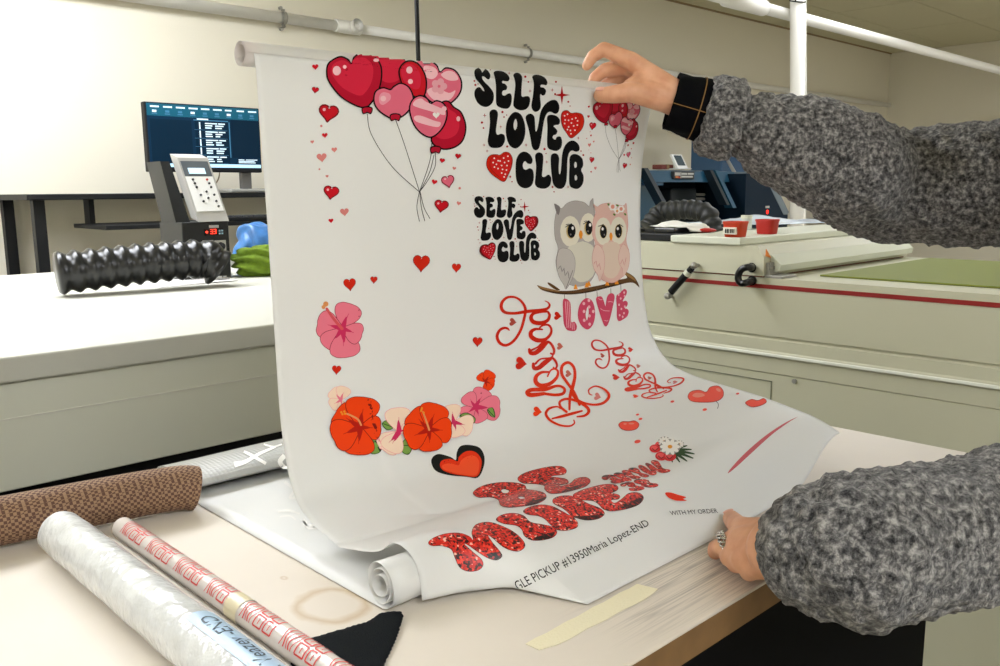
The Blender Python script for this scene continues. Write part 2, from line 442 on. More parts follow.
for k in range(2):
    x = l0.x + (l1.x-l0.x)*.52*k; w = (l1.x-l0.x)*.4; h = l1.z-l0.z; g = w*.2
    segs = [(0, .0, w, g), (w-g, 0, w, h/2), (w-g, h/2, w, h), (0, h-g, w, h), (0, h/2-g/2, w, h/2+g/2)]
    for (xa, za, xb, zb2) in segs: box(b, (x+xa, yf-.0032, l0.z+za), (x+xb, yf-.0022, l0.z+zb2))
obj('readout_digits', b, led, t)
b = bmesh.new(); p = onface(206.5, 232); tube(b, [(p.x, yf-.0035, p.z), (p.x, yf-.002, p.z)], .0035, 12); obj('indicator_lamp', b, led, t)
b = bmesh.new(); p = onface(220.5, 232)
for dx, dz in ((-1, -1), (1, -1), (-1, 1), (1, 1)): box(b, (p.x+dx*.004-.0025, yf-.004, p.z+dz*.004-.0025), (p.x+dx*.004+.0025, yf-.002, p.z+dz*.004+.0025))
obj('arrow_keys', b, mat('key_blue', (150, 190, 210), .4), t)
b = bmesh.new(); a_, c_ = onface(209, 228), onface(218.5, 225); box(b, (a_.x, yf-.001, a_.z), (c_.x, yf, c_.z)); obj('name_plate', b, alum, t)
for xs in ((203, 213), (215, 225.5)):
    a_, c_ = onface(xs[0], 251), onface(xs[1], 240); b = bmesh.new(); box(b, (a_.x, yf-.002, a_.z), (c_.x, yf, c_.z)); obj('switch_plate', b, alum, t)
p = onface(220.5, 246); b = bmesh.new(); tube(b, [(p.x, yf-.001, p.z), (p.x, yf-.014, p.z)], [.0115, .0095], 18); box(b, (p.x-.0018, yf-.0165, p.z-.009), (p.x+.0018, yf-.0135, p.z+.009)); obj('knob', b, kd, t)

# ribbed duct helper: bellows along a path
def duct(name, pts, rad, pitch, m, lab, cat, n=18):
    P = spline(pts, 14); L = [0]
    for a, c in zip(P, P[1:]): L.append(L[-1]+(c-a).length)
    tot = L[-1]; ns = int(tot/pitch*8); Q = []; rr = []
    for k in range(ns+1):
        s = tot*k/ns; i = max(j for j in range(len(L)) if L[j] <= s+1e-9); i = min(i, len(P)-2)
        f = (s-L[i])/max(1e-9, L[i+1]-L[i]); Q.append(P[i].lerp(P[i+1], f)); rr.append(rad*(1+.09*math.sin(2*PI*s/pitch)))
    b = bmesh.new(); tube(b, Q, rr, n); o = obj(name, b, m, None, True); return tag(o, lab, cat)
glossblack = mat('black_rubber', (20, 21, 23), .28, spec=.6)
p0 = ony(175, 256, 2.3); hr = .05
duct('ducting_hose', [(p0.x-.30, 2.30, zt+hr+.008), (p0.x-.12, 2.27, zt+hr+.02), ony(199, 259, 2.25), ony(211, 263, 2.24), ony(219, 268, 2.235)], hr, .036, glossblack, 'black ribbed hose lying on papers left of the green cloth', 'hose')
# papers under it
pw = mat('paper_white', (232, 230, 226), .6)
for i, (dx, rz, dz, col) in enumerate([(0, 6, 0, (232, 230, 226)), (.012, -3, .0016, (216, 214, 210))]):
    c0 = onz(210, 283, zt) + Vector((dx-.03, .05, .0005+dz)); b = bmesh.new(); b2 = bmesh.new(); box(b2, (-.13, -.06, 0), (.10, .09, .0014)); merge(b, b2, Matrix.Translation(c0) @ Matrix.Rotation(R(rz), 4, 'Z'))
    tag(obj('paper_stack', b, mat('paper_%d' % i, col, .6)), ['lower white paper pad under the black ribbed hose', 'upper grey paper pad under the black ribbed hose'][i], 'paper', 'papers under the hose')
# chrome clip plate by the hose
b = bmesh.new(); c0 = onz(219, 279.5, zt+.004); b2 = bmesh.new(); box(b2, (-.028, -.012, 0), (.028, .012, .006), .001); box(b2, (-.024, -.014, .006), (.004, .010, .012), .001); box(b2, (.010, -.006, .006), (.022, .008, .010), .001); merge(b, b2, Matrix.Translation(c0))
tag(obj('metal_clip', b, mat('polished_steel', (170, 170, 168), .25, metal=.9)), 'small shiny metal clip in front of the black ribbed hose', 'clip')
# grey box behind
t = thing('grey_tray', 'pale grey tray box behind the black hose on the left machine', 'tray')
a_ = ony(224, 276, 2.80); c_ = ony(243, 257, 2.80); b = bmesh.new(); box(b, (a_.x, 2.80, zt+.0005), (c_.x+.03, 2.96, c_.z-.008), .004); obj('body', b, greyg, t)
b = bmesh.new(); box(b, (a_.x-.005, 2.795, c_.z-.0075), (c_.x+.035, 2.965, c_.z), .002); obj('lid', b, cream, t)

# crumpled cloths
def blob(name, cen, rad, m, lab, cat, seed, amp=.25, fold=9, sub=5, flat=True):
    b = bmesh.new(); bmesh.ops.create_icosphere(b, subdivisions=sub, radius=1)
    for v in b.verts:
        d = v.co.copy(); s = 1 + amp*noise.noise(d*1.6+Vector((seed, 0, 0))) + .10*math.sin(fold*d.z+3*d.x+4*noise.noise(d*1.3+Vector((0, seed, 0))))
        p = Vector((d.x*rad[0]*s, d.y*rad[1]*s, d.z*rad[2]*s))
        z = cen.z+p.z
        if flat: z = max(z, zt+.0008)
        v.co = Vector((cen.x+p.x, cen.y+p.y, z))
    return tag(obj(name, b, m, None, True), lab, cat)
cg = onz(262, 277, zt); 
blob('folded_towel', Vector((cg.x+.035, cg.y+.06, zt+.042)), (.095, .075, .052), mat('green_terry', (112, 140, 32), .95, bump=1, bscale=500, var=.25, vscale=60), 'green terry towel folded on the left machine beside the film', 'towel', 3.1, .12, 13)
cb = ony(266, 246, 2.62); blob('blue_bag', Vector((cb.x+.0, 2.66, zt+.072)), (.085, .07, .085), mat('blue_plastic', (60, 112, 170), .35, bump=.5, bscale=60, var=.2, vscale=40), 'crumpled light blue bag behind the green towel', 'bag', 8.8, .12, 5)

# ------------------------------------------------------------------ monitor on a wall desk
t = thing('computer_monitor', 'wide computer monitor with dark blue screen on the far desk', 'monitor')
YM = 3.6
mr_t = ony(260, 109.5, YM); mr_b = ony(260.5, 172.6, YM)
mx1 = (mr_t.x+mr_b.x)/2; mz1 = mr_t.z+.004; mz0 = mr_b.z; mw = .50; mx0 = mx1-mw
b = bmesh.new(); box(b, (mx0-.008, YM, mz0), (mx1+.002, YM+.035, mz1), .004); obj('housing', b, dark, t)
sz0 = ony(250, 168.8, YM).z; sz1 = mz1-.005
scr = mat('screen_navy', (12, 40, 62), .4, emit=.35, spec=.1)
b = bmesh.new(); box(b, (mx0, YM-.0015, sz0), (mx1-.004, YM+.001, sz1)); S_ = obj('screen', b, scr, t)
def smat(n, c, e=.5): return mat('screen_'+n, c, .4, emit=e, spec=.1)
def srect(bm, x0, y0, x1, y1, mi=0, d=.0008):
    """rectangle on the screen from picture corner points"""
    a, c = ony(x0, y1, YM), ony(x1, y0, YM)
    n0 = len(bm.faces); box(bm, (max(mx0, a.x), YM-.0015-d, a.z), (min(mx1-.005, c.x), YM-.0016, c.z))
    bm.faces.ensure_lookup_table()
    for f in bm.faces[n0:]: f.material_index = mi
def sx(z): return 186+z/8.322
def sy(z): return 100+z/8.325
def xs(f): return mx0 + f*(mx1-mx0)
sh = sz1-sz0
def rect(bm, u0, v0, u1, v1, mi=0, d=.0006):
    """u left to right, v top to bottom, 0..1 of the screen"""
    n0 = len(bm.faces); box(bm, (xs(u0), YM-.0015-d, sz1-v1*sh), (xs(u1)-.005*(u1 > .995), YM-.0016, sz1-v0*sh))
    bm.faces.ensure_lookup_table()
    for f in bm.faces[n0:]: f.material_index = mi
cyan = [smat('teal', (22, 78, 98)), smat('white', (206, 228, 240)), smat('dim', (60, 110, 140)), smat('deep', (8, 32, 50), .3), smat('pale', (170, 206, 224), .9)]
b = bmesh.new(); rect(b, 0, 0, 1, .19, 0); rect(b, 0, .93, 1, .985, 4); rect(b, .725, .20, 1, .82, 3, .0004); rect(b, .40, .24, .70, .92, 3, .0003); rect(b, .02, .24, .37, .92, 3, .0003)
obj('window_panes', b, cyan, S_)
b = bmesh.new()
rnd = random.Random(5)
for k in range(9): u = .03+k*.108; rect(b, u, .035, u+.06+.02*rnd.random(), .06, 1, .001); rect(b, u+.015, .10, u+.05, .135, 2 if k % 3 else 1, .001); rect(b, u+.01, .15, u+.055, .165, 2, .001)
rect(b, .42, .2, .52, .22, 1, .001)
for r_ in range(5):
    v = .26+r_*.135
    rect(b, .437, v, .448, v+.11, 1, .001); rect(b, .395, v+.118, .69, v+.123, 2, .001)
    for q in range(3):
        rect(b, .49, v+.005+q*.036, .49+(.11 if q == 0 else .055+.015*rnd.random()), v+.024+q*.036, 1, .001)
        if q: rect(b, .58, v+.005+q*.036, .58+.04+.04*rnd.random(), v+.024+q*.036, 1, .001)
        else: rect(b, .61, v+.005, .67, v+.024, 1, .001)
rect(b, .705, .24, .713, .82, 2, .001); rect(b, .39, .22, .70, .235, 2, .0008)
for q in range(3):
    rect(b, .78, .845+q*.024, .83+.02*rnd.random(), .86+q*.024, 1, .001); rect(b, .85, .845+q*.024, .92+.04*rnd.random(), .86+q*.024, 1, .001)
obj('screen_lettering', b, cyan, S_)
zsh = ony(250, 192.3, YM-.05).z
nk = ony(247, 180, YM+.03)
b = bmesh.new(); box(b, (nk.x-.028, YM+.028, zsh+.016), (nk.x+.022, YM+.05, mz0+.08), .003); obj('stand_neck', b, mat('stand_grey', (110, 110, 110), .35, metal=.6), t)
b = bmesh.new(); box(b, (nk.x-.12, YM-.06, zsh+.0005), (nk.x+.12, YM+.10, zsh+.016), .004); obj('stand_base', b, mat('stand_light', (170, 170, 166), .35, metal=.4), t)
t = thing('computer_desk', 'narrow black wall desk holding the monitor and a keyboard tray', 'desk')
b = bmesh.new(); box(b, (mx0-.5, YM-.10, zsh-.022), (mx1+.35, Y1-.001, zsh), .003); obj('desktop', b, dark, t)
zk = ony(245, 220.5, YM-.22).z
b = bmesh.new(); box(b, (mx0-.3, YM-.30, zk-.016), (mx1+.15, YM+.05, zk), .002); obj('keyboard_tray', b, dark, t)
for x in (mx0-.25, mx1+.10):
    b = bmesh.new(); box(b, (x-.01, YM-.02, zk-.001), (x+.01, YM+.04, zsh-.021)); obj('tray_hanger', b, dark, t)
for x in (mx0-.45, mx1+.30):
    b = bmesh.new(); box(b, (x-.02, YM-.06, 0), (x+.02, YM-.02, zsh-.0225)); box(b, (x-.02, Y1-.06, 0), (x+.02, Y1-.02, zsh-.0225)); box(b, (x-.02, YM-.02, .1), (x+.02, Y1-.06, .14)); obj('leg', b, dark, t)
t = thing('keyboard', 'black computer keyboard on the tray under the monitor', 'keyboard')
b = bmesh.new(); kx = ony(250, 216, YM-.24).x; box(b, (kx-.16, YM-.29, zk+.0005), (kx+.2, YM-.15, zk+.016), .004); obj('case', b, dark, t)
b = bmesh.new()
for i in range(14):
    for j in range(5): box(b, (kx-.15+i*.0245, YM-.282+j*.025, zk+.016), (kx-.13+i*.0245, YM-.262+j*.025, zk+.022))
obj('keys', b, mat('key_grey', (58, 60, 64), .5), t)
b = bmesh.new()
for dx in (0, .05): tube(b, spline([(mx0+.30+dx*.6, YM+.056, mz0+.04), (mx0+.27+dx, YM+.06, mz0-.03), (mx0+.22+dx, YM+.07, zsh+.004)], 8), .0028, 6)
tag(obj('monitor_cable', b, mat('cable_tan', (150, 132, 104), .6), None, True), 'two thin tan cables hanging behind the monitor', 'cable')

# ------------------------------------------------------------------ large machine on the right
mg = mat('press_cream', (200, 198, 174), .42); mgd = mat('press_grey', (190, 188, 163), .45); red = mat('red_stripe', (140, 20, 16), .5)
wlid = mat('lid_cream', (214, 216, 198), .4)
t = thing('large_format_press', 'long cream machine with red stripe behind the film at the right', 'machine')
XF = 2.0
def fx(x, y): return onx(x, y, XF)
yN = -.25; yFar = 1.95
zg = fx(764, 277).z                                   # gap between housings
z_s0, z_s1 = fx(811, 292.3).z, fx(811, 288).z         # stripe
z_a, z_b1, z_b0, z_c = fx(810, 343.5).z, fx(810, 358).z, fx(810, 362.5).z, fx(811, 380.5).z
yC = fx(764, 270).y                                   # near end of the upper housing
b = bmesh.new()
# lower body front as a stepped profile (X, Z) extruded along Y
prof = [(XF, zg-.002), (XF, z_a+.006), (XF+.005, z_a+.004), (XF+.005, z_a-.001), (XF-.0005, z_a-.004), (XF-.001, z_b1+.004), (XF-.003, z_b1), (XF-.003, z_b0), (XF, z_b0-.002), (XF+.001, z_c+.003), (XF+.004, z_c), (XF+.003, .12), (XF+.9, .12), (XF+.9, zg-.002)]
polyfill(b, [(x, yN, z) for x, z in prof], (0, yFar-yN, 0)); obj('lower_body', b, mgd, t)
b = bmesh.new(); box(b, (XF+.05, yN+.05, 0), (XF+.85, yFar-.05, .119)); obj('plinth', b, dark, t)
b = bmesh.new(); box(b, (XF-.008, yN+.001, z_b0+.0015), (XF-.0026, yFar-.001, z_b1-.0015), .002); obj('bright_trim', b, mat('bright_trim', (226, 227, 215), .25), t)
b = bmesh.new(); box(b, (XF-.0015, yN+.001, z_s0), (XF+.001, yFar-.001, z_s1)); obj('red_stripe', b, red, t)
# upper housing: chamfered near corner
zu = fx(743, 247).z+.004; cy = fx(758, 248).y; cz = fx(764, 257).z
b = bmesh.new(); polyfill(b, [(XF-.003, yC, zg+.002), (XF-.003, yFar, zg+.002), (XF-.003, yFar, zu), (XF-.003, cy, zu), (XF-.003, yC, cz)], (.9, 0, 0)); obj('upper_housing', b, mg, t)
b = bmesh.new(); box(b, (XF+.004, yC+.003, zg-.002), (XF+.88, yFar, zg+.002)); obj('gap_seal', b, mat('gap_red', (120, 60, 40), .5), t)
# near face mouldings
b = bmesh.new(); z1, z2 = ony(790, 254, yC).z, ony(790, 262, yC).z
polyfill(b, [(XF+.03, yC-.001, z1+.004), (XF+.03, yC-.03, z2), (XF+.03, yC-.026, zg+.014), (XF+.03, yC-.001, zg+.010)], (.84, 0, 0)); obj('front_apron', b, wlid, t)
# deck and green mat on the lower body
b = bmesh.new(); box(b, (XF+.12, yN+.08, zg-.0015), (XF+.84, yC-.09, zg+.003), .001); obj('green_platen', b, mat('platen_green', (112, 120, 34), .6), t)
# lid slab
lz1 = fx(743, 237.5).z; lz0 = fx(743, 246).z; ly = fx(743, 243).y; ly2 = fx(673, 232).y
b = bmesh.new(); box(b, (XF-.012, ly, zu+.0005), (XF+.88, ly2, lz1), .003); obj('lid', b, wlid, t)
# hatch outline
b = bmesh.new()
ha, hb = onx(672, 365, XF+.004), onx(772, 381, XF+.004); zt_ = hb.z; zb_ = zt_-.2; w_ = .0022
for lo, hi in (((hb.y, zt_-w_), (ha.y, zt_)), ((hb.y, zb_), (hb.y+w_, zt_)), ((ha.y-w_, zb_), (ha.y, zt_)), ((hb.y, zb_), (ha.y, zb_+w_))):
    box(b, (XF+.0018, lo[0], lo[1]), (XF+.0045, hi[0], hi[1]))
obj('hatch', b, mat('hatch_gap', (120, 122, 104), .6), t)
b = bmesh.new(); p = onx(795, 381, XF+.005); p.z = min(p.z, z_c-.008); tube(b, [(XF+.006, p.y, p.z), (XF-.001, p.y, p.z)], .006, 14); obj('bolt', b, steel, t)
# gas strut
gs = thing('strut', '', '')  # placeholder replaced below
bpy.data.objects.remove(gs)
s0, s1 = onx(666.5, 297, XF-.022), onx(695, 264.5, XF-.022)
def along(f): return s0.lerp(s1, f)
b = bmesh.new(); tube(b, [along(.16), along(.70)], .0098, 16); G = obj('gas_strut', b, dark, t, True); autosmooth(G)
b = bmesh.new(); tube(b, [along(.70), along(.80)], .0104, 16); obj('collar', b, wlid, G)
b = bmesh.new(); tube(b, [along(.80), along(.90)], .0085, 14); obj('rod', b, dark, G)
for f in (.03, .97):
    b = bmesh.new(); q = along(f); bmesh.ops.create_uvsphere(b, u_segments=14, v_segments=10, radius=.0095, matrix=Matrix.Translation(q)); tube(b, [q, q+Vector((.026, 0, 0))], .005, 10)
    tube(b, [q, along(.16 if f < .5 else .9)], .005, 10); obj('ball_joint', b, steel, G, True)
# C shaped handle
def hz3(x, y, d): return onx(x, y, XF-d)
hp = [fx(752.5, 267.5), hz3(749, 267, .035), hz3(743, 268.5, .042), hz3(739, 273, .044), hz3(738.2, 279, .044), hz3(741, 283.2, .042), hz3(746, 282.8, .038), fx(752.5, 280.7)]
b = bmesh.new(); tube(b, spline(hp, 8), .0088, 14); obj('pull_handle', b, mat('handle_black', (14, 14, 15), .3), t, True)
for q in (hp[0], hp[-1]):
    b = bmesh.new(); tube(b, [q+Vector((-.006, 0, 0)), q+Vector((.0, 0, 0))], .0125, 14); obj('handle_boss', b, dark, t)
# hinge bracket and orange sticker
b = bmesh.new(); q = ony(771, 272, yC-.002)
box(b, (XF+.008, yC-.010, zg+.004), (XF+.06, yC-.001, zg+.036), .001); box(b, (XF+.0, yC-.05, zg-.0015), (XF+.08, yC-.002, zg+.005), .001)
for k in range(3): tube(b, [(XF+.016+k*.016, yC-.013, zg+.022), (XF+.016+k*.016, yC-.009, zg+.022)], .005, 10)
obj('hinge_bracket', b, steel, t)
b = bmesh.new(); p = ony(763.5, 250, yC-.0016)
bb_ = [Vector((XF+.004, yC-.0022, cz+.002)), Vector((XF+.030, yC-.0022, cz-.004)), Vector((XF+.004, yC-.0022, cz+.020))]
polyfill(b, bb_, (0, .0018, 0)); obj('orange_sticker', b, mat('orange', (232, 128, 34), .5), t)

# ------------------------------------------------------------------ things on the right machine
ltop = lz1
orange = mat('orange_red_plastic', (200, 58, 22), .45); redp = mat('red_plastic', (172, 24, 14), .42)
def tub(px0, px1, pyb, lab, m, label_plate):
    pa_, pb_ = onz(px0, pyb, ltop), onz(px1, pyb, ltop); c = (pa_+pb_)/2; w = (pb_-pa_).length; c = c + Vector((w*.35, w*.35, 0))
    t = thing('plastic_tub', lab, 'tub')
    h = .040; b = bmesh.new(); n = 32; rings = []
    for (z, s) in ((0, .84), (.004, .88), (h*.86, 1.0), (h*.86, 1.05), (h, 1.05), (h, .98), (.006, .82)):
        ring = []
        for j in range(n):
            a = 2*PI*j/n; e = 4.0; ca, sa = math.cos(a), math.sin(a)
            rr = 1/((abs(ca)**e+abs(sa)**e)**(1/e)); ring.append(b.verts.new((c.x+ca*rr*w*.5*s, c.y+sa*rr*w*.5*s, ltop+.0005+z)))
        rings.append(ring)
    for r1, r2 in zip(rings, rings[1:]):
        for j in range(n): b.faces.new((r1[j], r1[(j+1) % n], r2[(j+1) % n], r2[j]))
    b.faces.new(rings[0][::-1]); b.faces.new(rings[-1])
    o = obj('bowl', b, m, t); autosmooth(o, 35)
    if label_plate:
        d = (CP-c); d.z = 0; d.normalize(); 
        # sticker on the face that looks toward -X
        b = bmesh.new(); x = c.x-w*.5*.965; box(b, (x-.0035, c.y-w*.34, ltop+.008), (x+.004, c.y+w*.34, ltop+.026)); L = obj('label', b, mat('label_white', (236, 230, 214), .5), t)
        b = bmesh.new()
        rn = random.Random(3); y = c.y-w*.27
        while y < c.y+w*.25:
            ww = .001+.002*rn.random(); box(b, (x-.0045, y, ltop+.011), (x-.0035, y+ww, ltop+.022)); y += ww+.0012+.002*rn.random()
        obj('barcode', b, dark, L)
    return t
tub(727, 748.5, 237.5, 'orange tub with a white barcode label on the right machine', orange, True)
tub(759.5, 780, 234.5, 'plain red plastic tub right of the labelled orange tub', redp, False)
# red oval lid / scraper
c = onz(704, 233, ltop); b = bmesh.new(); bmesh.ops.create_uvsphere(b, u_segments=28, v_segments=12, radius=1, matrix=Matrix.Translation((c.x, c.y, ltop+.0075)) @ Matrix.Rotation(R(-42), 4, 'Z') @ Matrix.Diagonal((.036, .016, .007, 1)))
tag(obj('hand_scraper', b, redp, None, True), 'flat red oval scraper lying left of the orange tub', 'tool')
# small clear-grey pot between the tubs
c = onz(752.5, 231, ltop)+Vector((.05, .05, 0)); t = thing('small_jar', 'tiny clear jar between the orange tub and the red tub', 'jar')
b = bmesh.new(); tube(b, [(c.x, c.y, ltop+.0005), (c.x, c.y, ltop+.035)], .016, 18); obj('body', b, mat('clear_grey', (206, 210, 204), .15), t, False)
b = bmesh.new(); tube(b, [(c.x, c.y, ltop+.0352), (c.x, c.y, ltop+.044)], .0175, 18); obj('lid', b, wlid, t)
# plastic sheet behind the tubs
b = bmesh.new(); A = onz(716, 224.5, ltop); nx, ny = 26, 18; grid = []
for i in range(nx+1):
    row = []
    for j in range(ny+1):
        x = A.x+.02+i*.016; y = A.y-.18+j*.02-.004*i
        row.append(b.verts.new((x+.02, y, ltop+.002+.028*max(0, math.sin(PI*i/nx)*math.sin(PI*j/ny))*(.6+.8*noise.noise(Vector((x*9, y*9, 2)))+.3*noise.noise(Vector((x*25, y*25, 5)))))))
    grid.append(row)
for i in range(nx):
    for j in range(ny): b.faces.new((grid[i][j], grid[i+1][j], grid[i+1][j+1], grid[i][j+1]))
o = obj('plastic_sheet', b, mat('clear_bluish', (206, 218, 232), .2), None, True); md = o.modifiers.new('thickness', 'SOLIDIFY'); md.thickness = .0008
tag(o, 'crumpled pale bluish plastic sheet behind the orange tub', 'plastic sheet')
# black ribbed hose, black tray, white cloth (left part of the machine top, beside the film)
uz = zu
t = thing('black_tray', 'flat black tray with hose fittings beside the film on the right machine', 'tray')
a_ = onz(655, 236, uz); 
b = bmesh.new(); q0_ = onx(644, 231, XF+.05); box(b, (XF+.02, ly2+.012, uz+.0005), (XF+.22, ly2+.30, uz+.022), .004); obj('base', b, dark, t)
b = bmesh.new(); box(b, (XF+.05, ly2+.03, uz+.0225), (XF+.14, ly2+.10, uz+.036), .003); obj('fitting', b, glossblack, t); b = bmesh.new(); box(b, (XF+.03, ly2+.16, uz+.0225), (XF+.09, ly2+.24, uz+.032), .003); obj('fitting', b, glossblack, t)
h = .05; 
c1 = onx(648, 228, XF+.30); c2 = onx(660, 213, XF+.34); c3 = onx(690, 209.5, XF+.36); c4 = onx(706, 213, XF+.36); c5 = onx(711, 222, XF+.36); c6 = onx(713, 232, XF+.36)
duct('ducting_hose', [c1, c2, onx(674, 210.5, XF+.35), c3, c4, c5, c6], .030, .024, mat('matte_rubber', (34, 36, 36), .5), 'dark ribbed hose arching over a white cloth on the right machine', 'hose')
# white cloth
b = bmesh.new(); c = onx(677, 227, XF+.16); bmesh.ops.create_icosphere(b, subdivisions=5, radius=1)
for v in b.verts:
    d = v.co.copy(); s = 1+.15*noise.noise(d*2+Vector((4, 0, 0))); v.co = Vector((c.x-.02+d.x*.07*s, c.y-.02+d.y*.095*s, max(lz1+.0006 if c.y-.02+d.y*.095*s < ly2+.012 else uz+.0375, lz1+.010+d.z*.018*s+.005*math.sin(d.y*7))))
tag(obj('white_cloth', b, mat('white_fabric', (232, 230, 222), .8), None, True), 'folded white cloth under the dark hose on the right machine', 'cloth')

# ------------------------------------------------------------------ blue printer on a stand behind
blue = mat('printer_blue', (24, 76, 104), .35, coat=.2); navy = mat('printer_navy', (12, 26, 36), .4); bl2 = mat('printer_pale_blue', (70, 110, 150), .35)
t = thing('film_printer', 'dark blue wide printer with slanted sides behind the right machine', 'printer')
YP2 = 2.62
def pp(x, y, dy=0): return ony(x, y, YP2+dy)
pz1 = pp(690, 171).z; pxl = pp(612, 170).x; pxr = pp(737, 172).x; pz0 = pp(760, 228, -.1).z; pz2 = pp(690, 182).z
# back box, top cover, and end cabinet
b = bmesh.new(); box(b, (pxl, YP2+.22, pz0), (pxr+.25, YP2+.55, pz1), .006); obj('rear_case', b, navy, t)
b = bmesh.new(); polyfill(b, [(pxl, YP2, pz2), (pxl, YP2+.02, pz1), (pxl, YP2+.30, pz1+.015), (pxl, YP2+.30, pz2)], (pxr-pxl, 0, 0)); obj('top_cover', b, blue, t)
b = bmesh.new(); q = pp(655, 205, .10); box(b, (pxl, YP2+.06, pz0+.03), (pp(668, 205).x, YP2+.219, pz2-.002), .01); obj('left_cabinet', b, blue, t)
b = bmesh.new(); box(b, (pxl, YP2-.05, pz0), (pxr, YP2+.219, pz0+.029), .006); obj('base_tray', b, navy, t)
def strut3(name, x0, y0, x1, y1, w, m, dy0=-.02, dy1=-.10):
    a, c = pp(x0, y0, dy0), pp(x1, y1, dy1); bb = bmesh.new()
    polyfill(bb, [a, a+Vector((w, 0, 0)), c+Vector((w, 0, 0)), c], (0, .05, 0)); return obj(name, bb, m, t)
strut3('slanted_arm', 644, 168, 667, 211, .032, navy)
strut3('slanted_arm', 715, 170, 733, 208, .036, blue)
strut3('slanted_arm', 710, 170, 727, 205, .028, navy)
for (x0, x1, y, m) in ((694, 737, 194.5, alum), (694, 735, 199, alum), (700, 735, 208, navy)):
    b = bmesh.new(); a, c = pp(x0, y, .16), pp(x1, y, .16); tube(b, [a, c], .008 if m is alum else .018, 10); obj('guide_rail', b, m, t)
b = bmesh.new(); a, c = pp(671, 206, .11), pp(697, 188, .11); box(b, (a.x, YP2+.11, a.z), (c.x, YP2+.2, c.z), .01); obj('print_carriage', b, mat('carriage_grey', (44, 50, 54), .4), t)
b = bmesh.new(); a, c = pp(655, 185.5, -.03), pp(672, 181, -.03); box(b, (a.x, YP2+.02, a.z), (c.x, YP2+.055, c.z), .004); obj('pale_latch', b, bl2, t)
# badge plate with illegible pale lettering
def cov(x, y): # on the slanted front of the top cover
    return pp(x, y, -.002)
b = bmesh.new(); a, c = cov(673, 179), cov(694, 171.5); box(b, (a.x, YP2-.006, a.z), (c.x, YP2+.012, c.z), .002); L = obj('badge', b, mat('badge_black', (34, 36, 38), .4), t)
b = bmesh.new(); w_, h_ = c.x-a.x, c.z-a.z
for (u0, v0, u1, v1, mi) in ((.05, .45, .3, .85, 0), (.08, .12, .22, .36, 1), (.2, .1, .3, .3, 2), (.36, .56, .62, .8, 0), (.66, .58, .94, .8, 0), (.36, .2, .9, .42, 0), (.32, .1, .34, .9, 0)):
    n0 = len(b.faces); box(b, (a.x+u0*w_, YP2-.0075, a.z+v0*h_), (a.x+u1*w_, YP2-.0062, a.z+v1*h_)); b.faces.ensure_lookup_table()
    for f in b.faces[n0:]: f.material_index = mi
obj('badge_print', b, [mat('badge_white', (190, 190, 186), .5), mat('badge_orange', (220, 120, 60), .5), mat('badge_red', (190, 50, 40), .5)], L)
# right end cabinet with sloping grey panel and a red lamp
ex0, ex1 = pp(729, 200).x, pp(772, 215).x
zL, zH = pp(760, 228).z, pp(745, 174).z
b = bmesh.new(); polyfill(b, [(ex0, YP2-.10, zL), (ex1, YP2-.10, zL), (ex1, YP2-.10, zL+.075), (pp(752, 174).x, YP2-.10, zH), (ex0, YP2-.10, zH)], (0, .6, 0)); E_ = obj('end_cabinet', b, mat('end_navy', (10, 30, 46), .55, spec=.15), t)
s0_, s1_ = Vector((ex1, YP2-.098, zL+.076)), Vector((pp(752, 174).x, YP2-.098, zH))
dn = (s1_-s0_).normalized(); nn_ = Vector((dn.z, 0, -dn.x)); nn_ = nn_ if nn_.x > 0 else -nn_
b = bmesh.new(); polyfill(b, [s0_+nn_*.001, s1_+nn_*.001, s1_+nn_*.02-Vector((0, 0, 0)), s0_+nn_*.02], (0, .55, 0)); polyfill(b, [s0_-Vector((.05, .003, 0)), s0_+Vector((0, -.003, 0)), s1_+Vector((0, -.003, 0)), s1_-Vector((.05, .003, 0))], (0, .002, 0)); obj('sloping_panel', b, mat('panel_bluegrey', (104, 116, 124), .4), E_)
q = pp(767.5, 212, -.102); b = bmesh.new(); tube(b, [q, q+Vector((0, .02, 0))], .012, 16); obj('red_lamp', b, mat('lamp_red', (255, 40, 30), .4, emit=1.5), E_)
q = pp(767.5, 207, -.102); b = bmesh.new(); box(b, (q.x-.02, q.y-.001, q.z-.006), (q.x+.02, q.y+.01, q.z+.006)); obj('lamp_label', b, alum, E_)
# stand under the printer
b = bmesh.new(); box(b, (pxl-.1, YP2-.16, zL-.033), (ex1+.4, YP2+.62, zL-.0015), .004)
ST = thing('printer_stand', 'cream stand table under the dark blue printer', 'table'); obj('top', b, mg, ST)
for x in (pxl-.05, ex1+.33):
    for y in (YP2-.12, YP2+.56):
        b = bmesh.new(); box(b, (x-.025, y-.025, 0), (x+.025, y+.025, zL-.0335)); obj('leg', b, mg, ST)
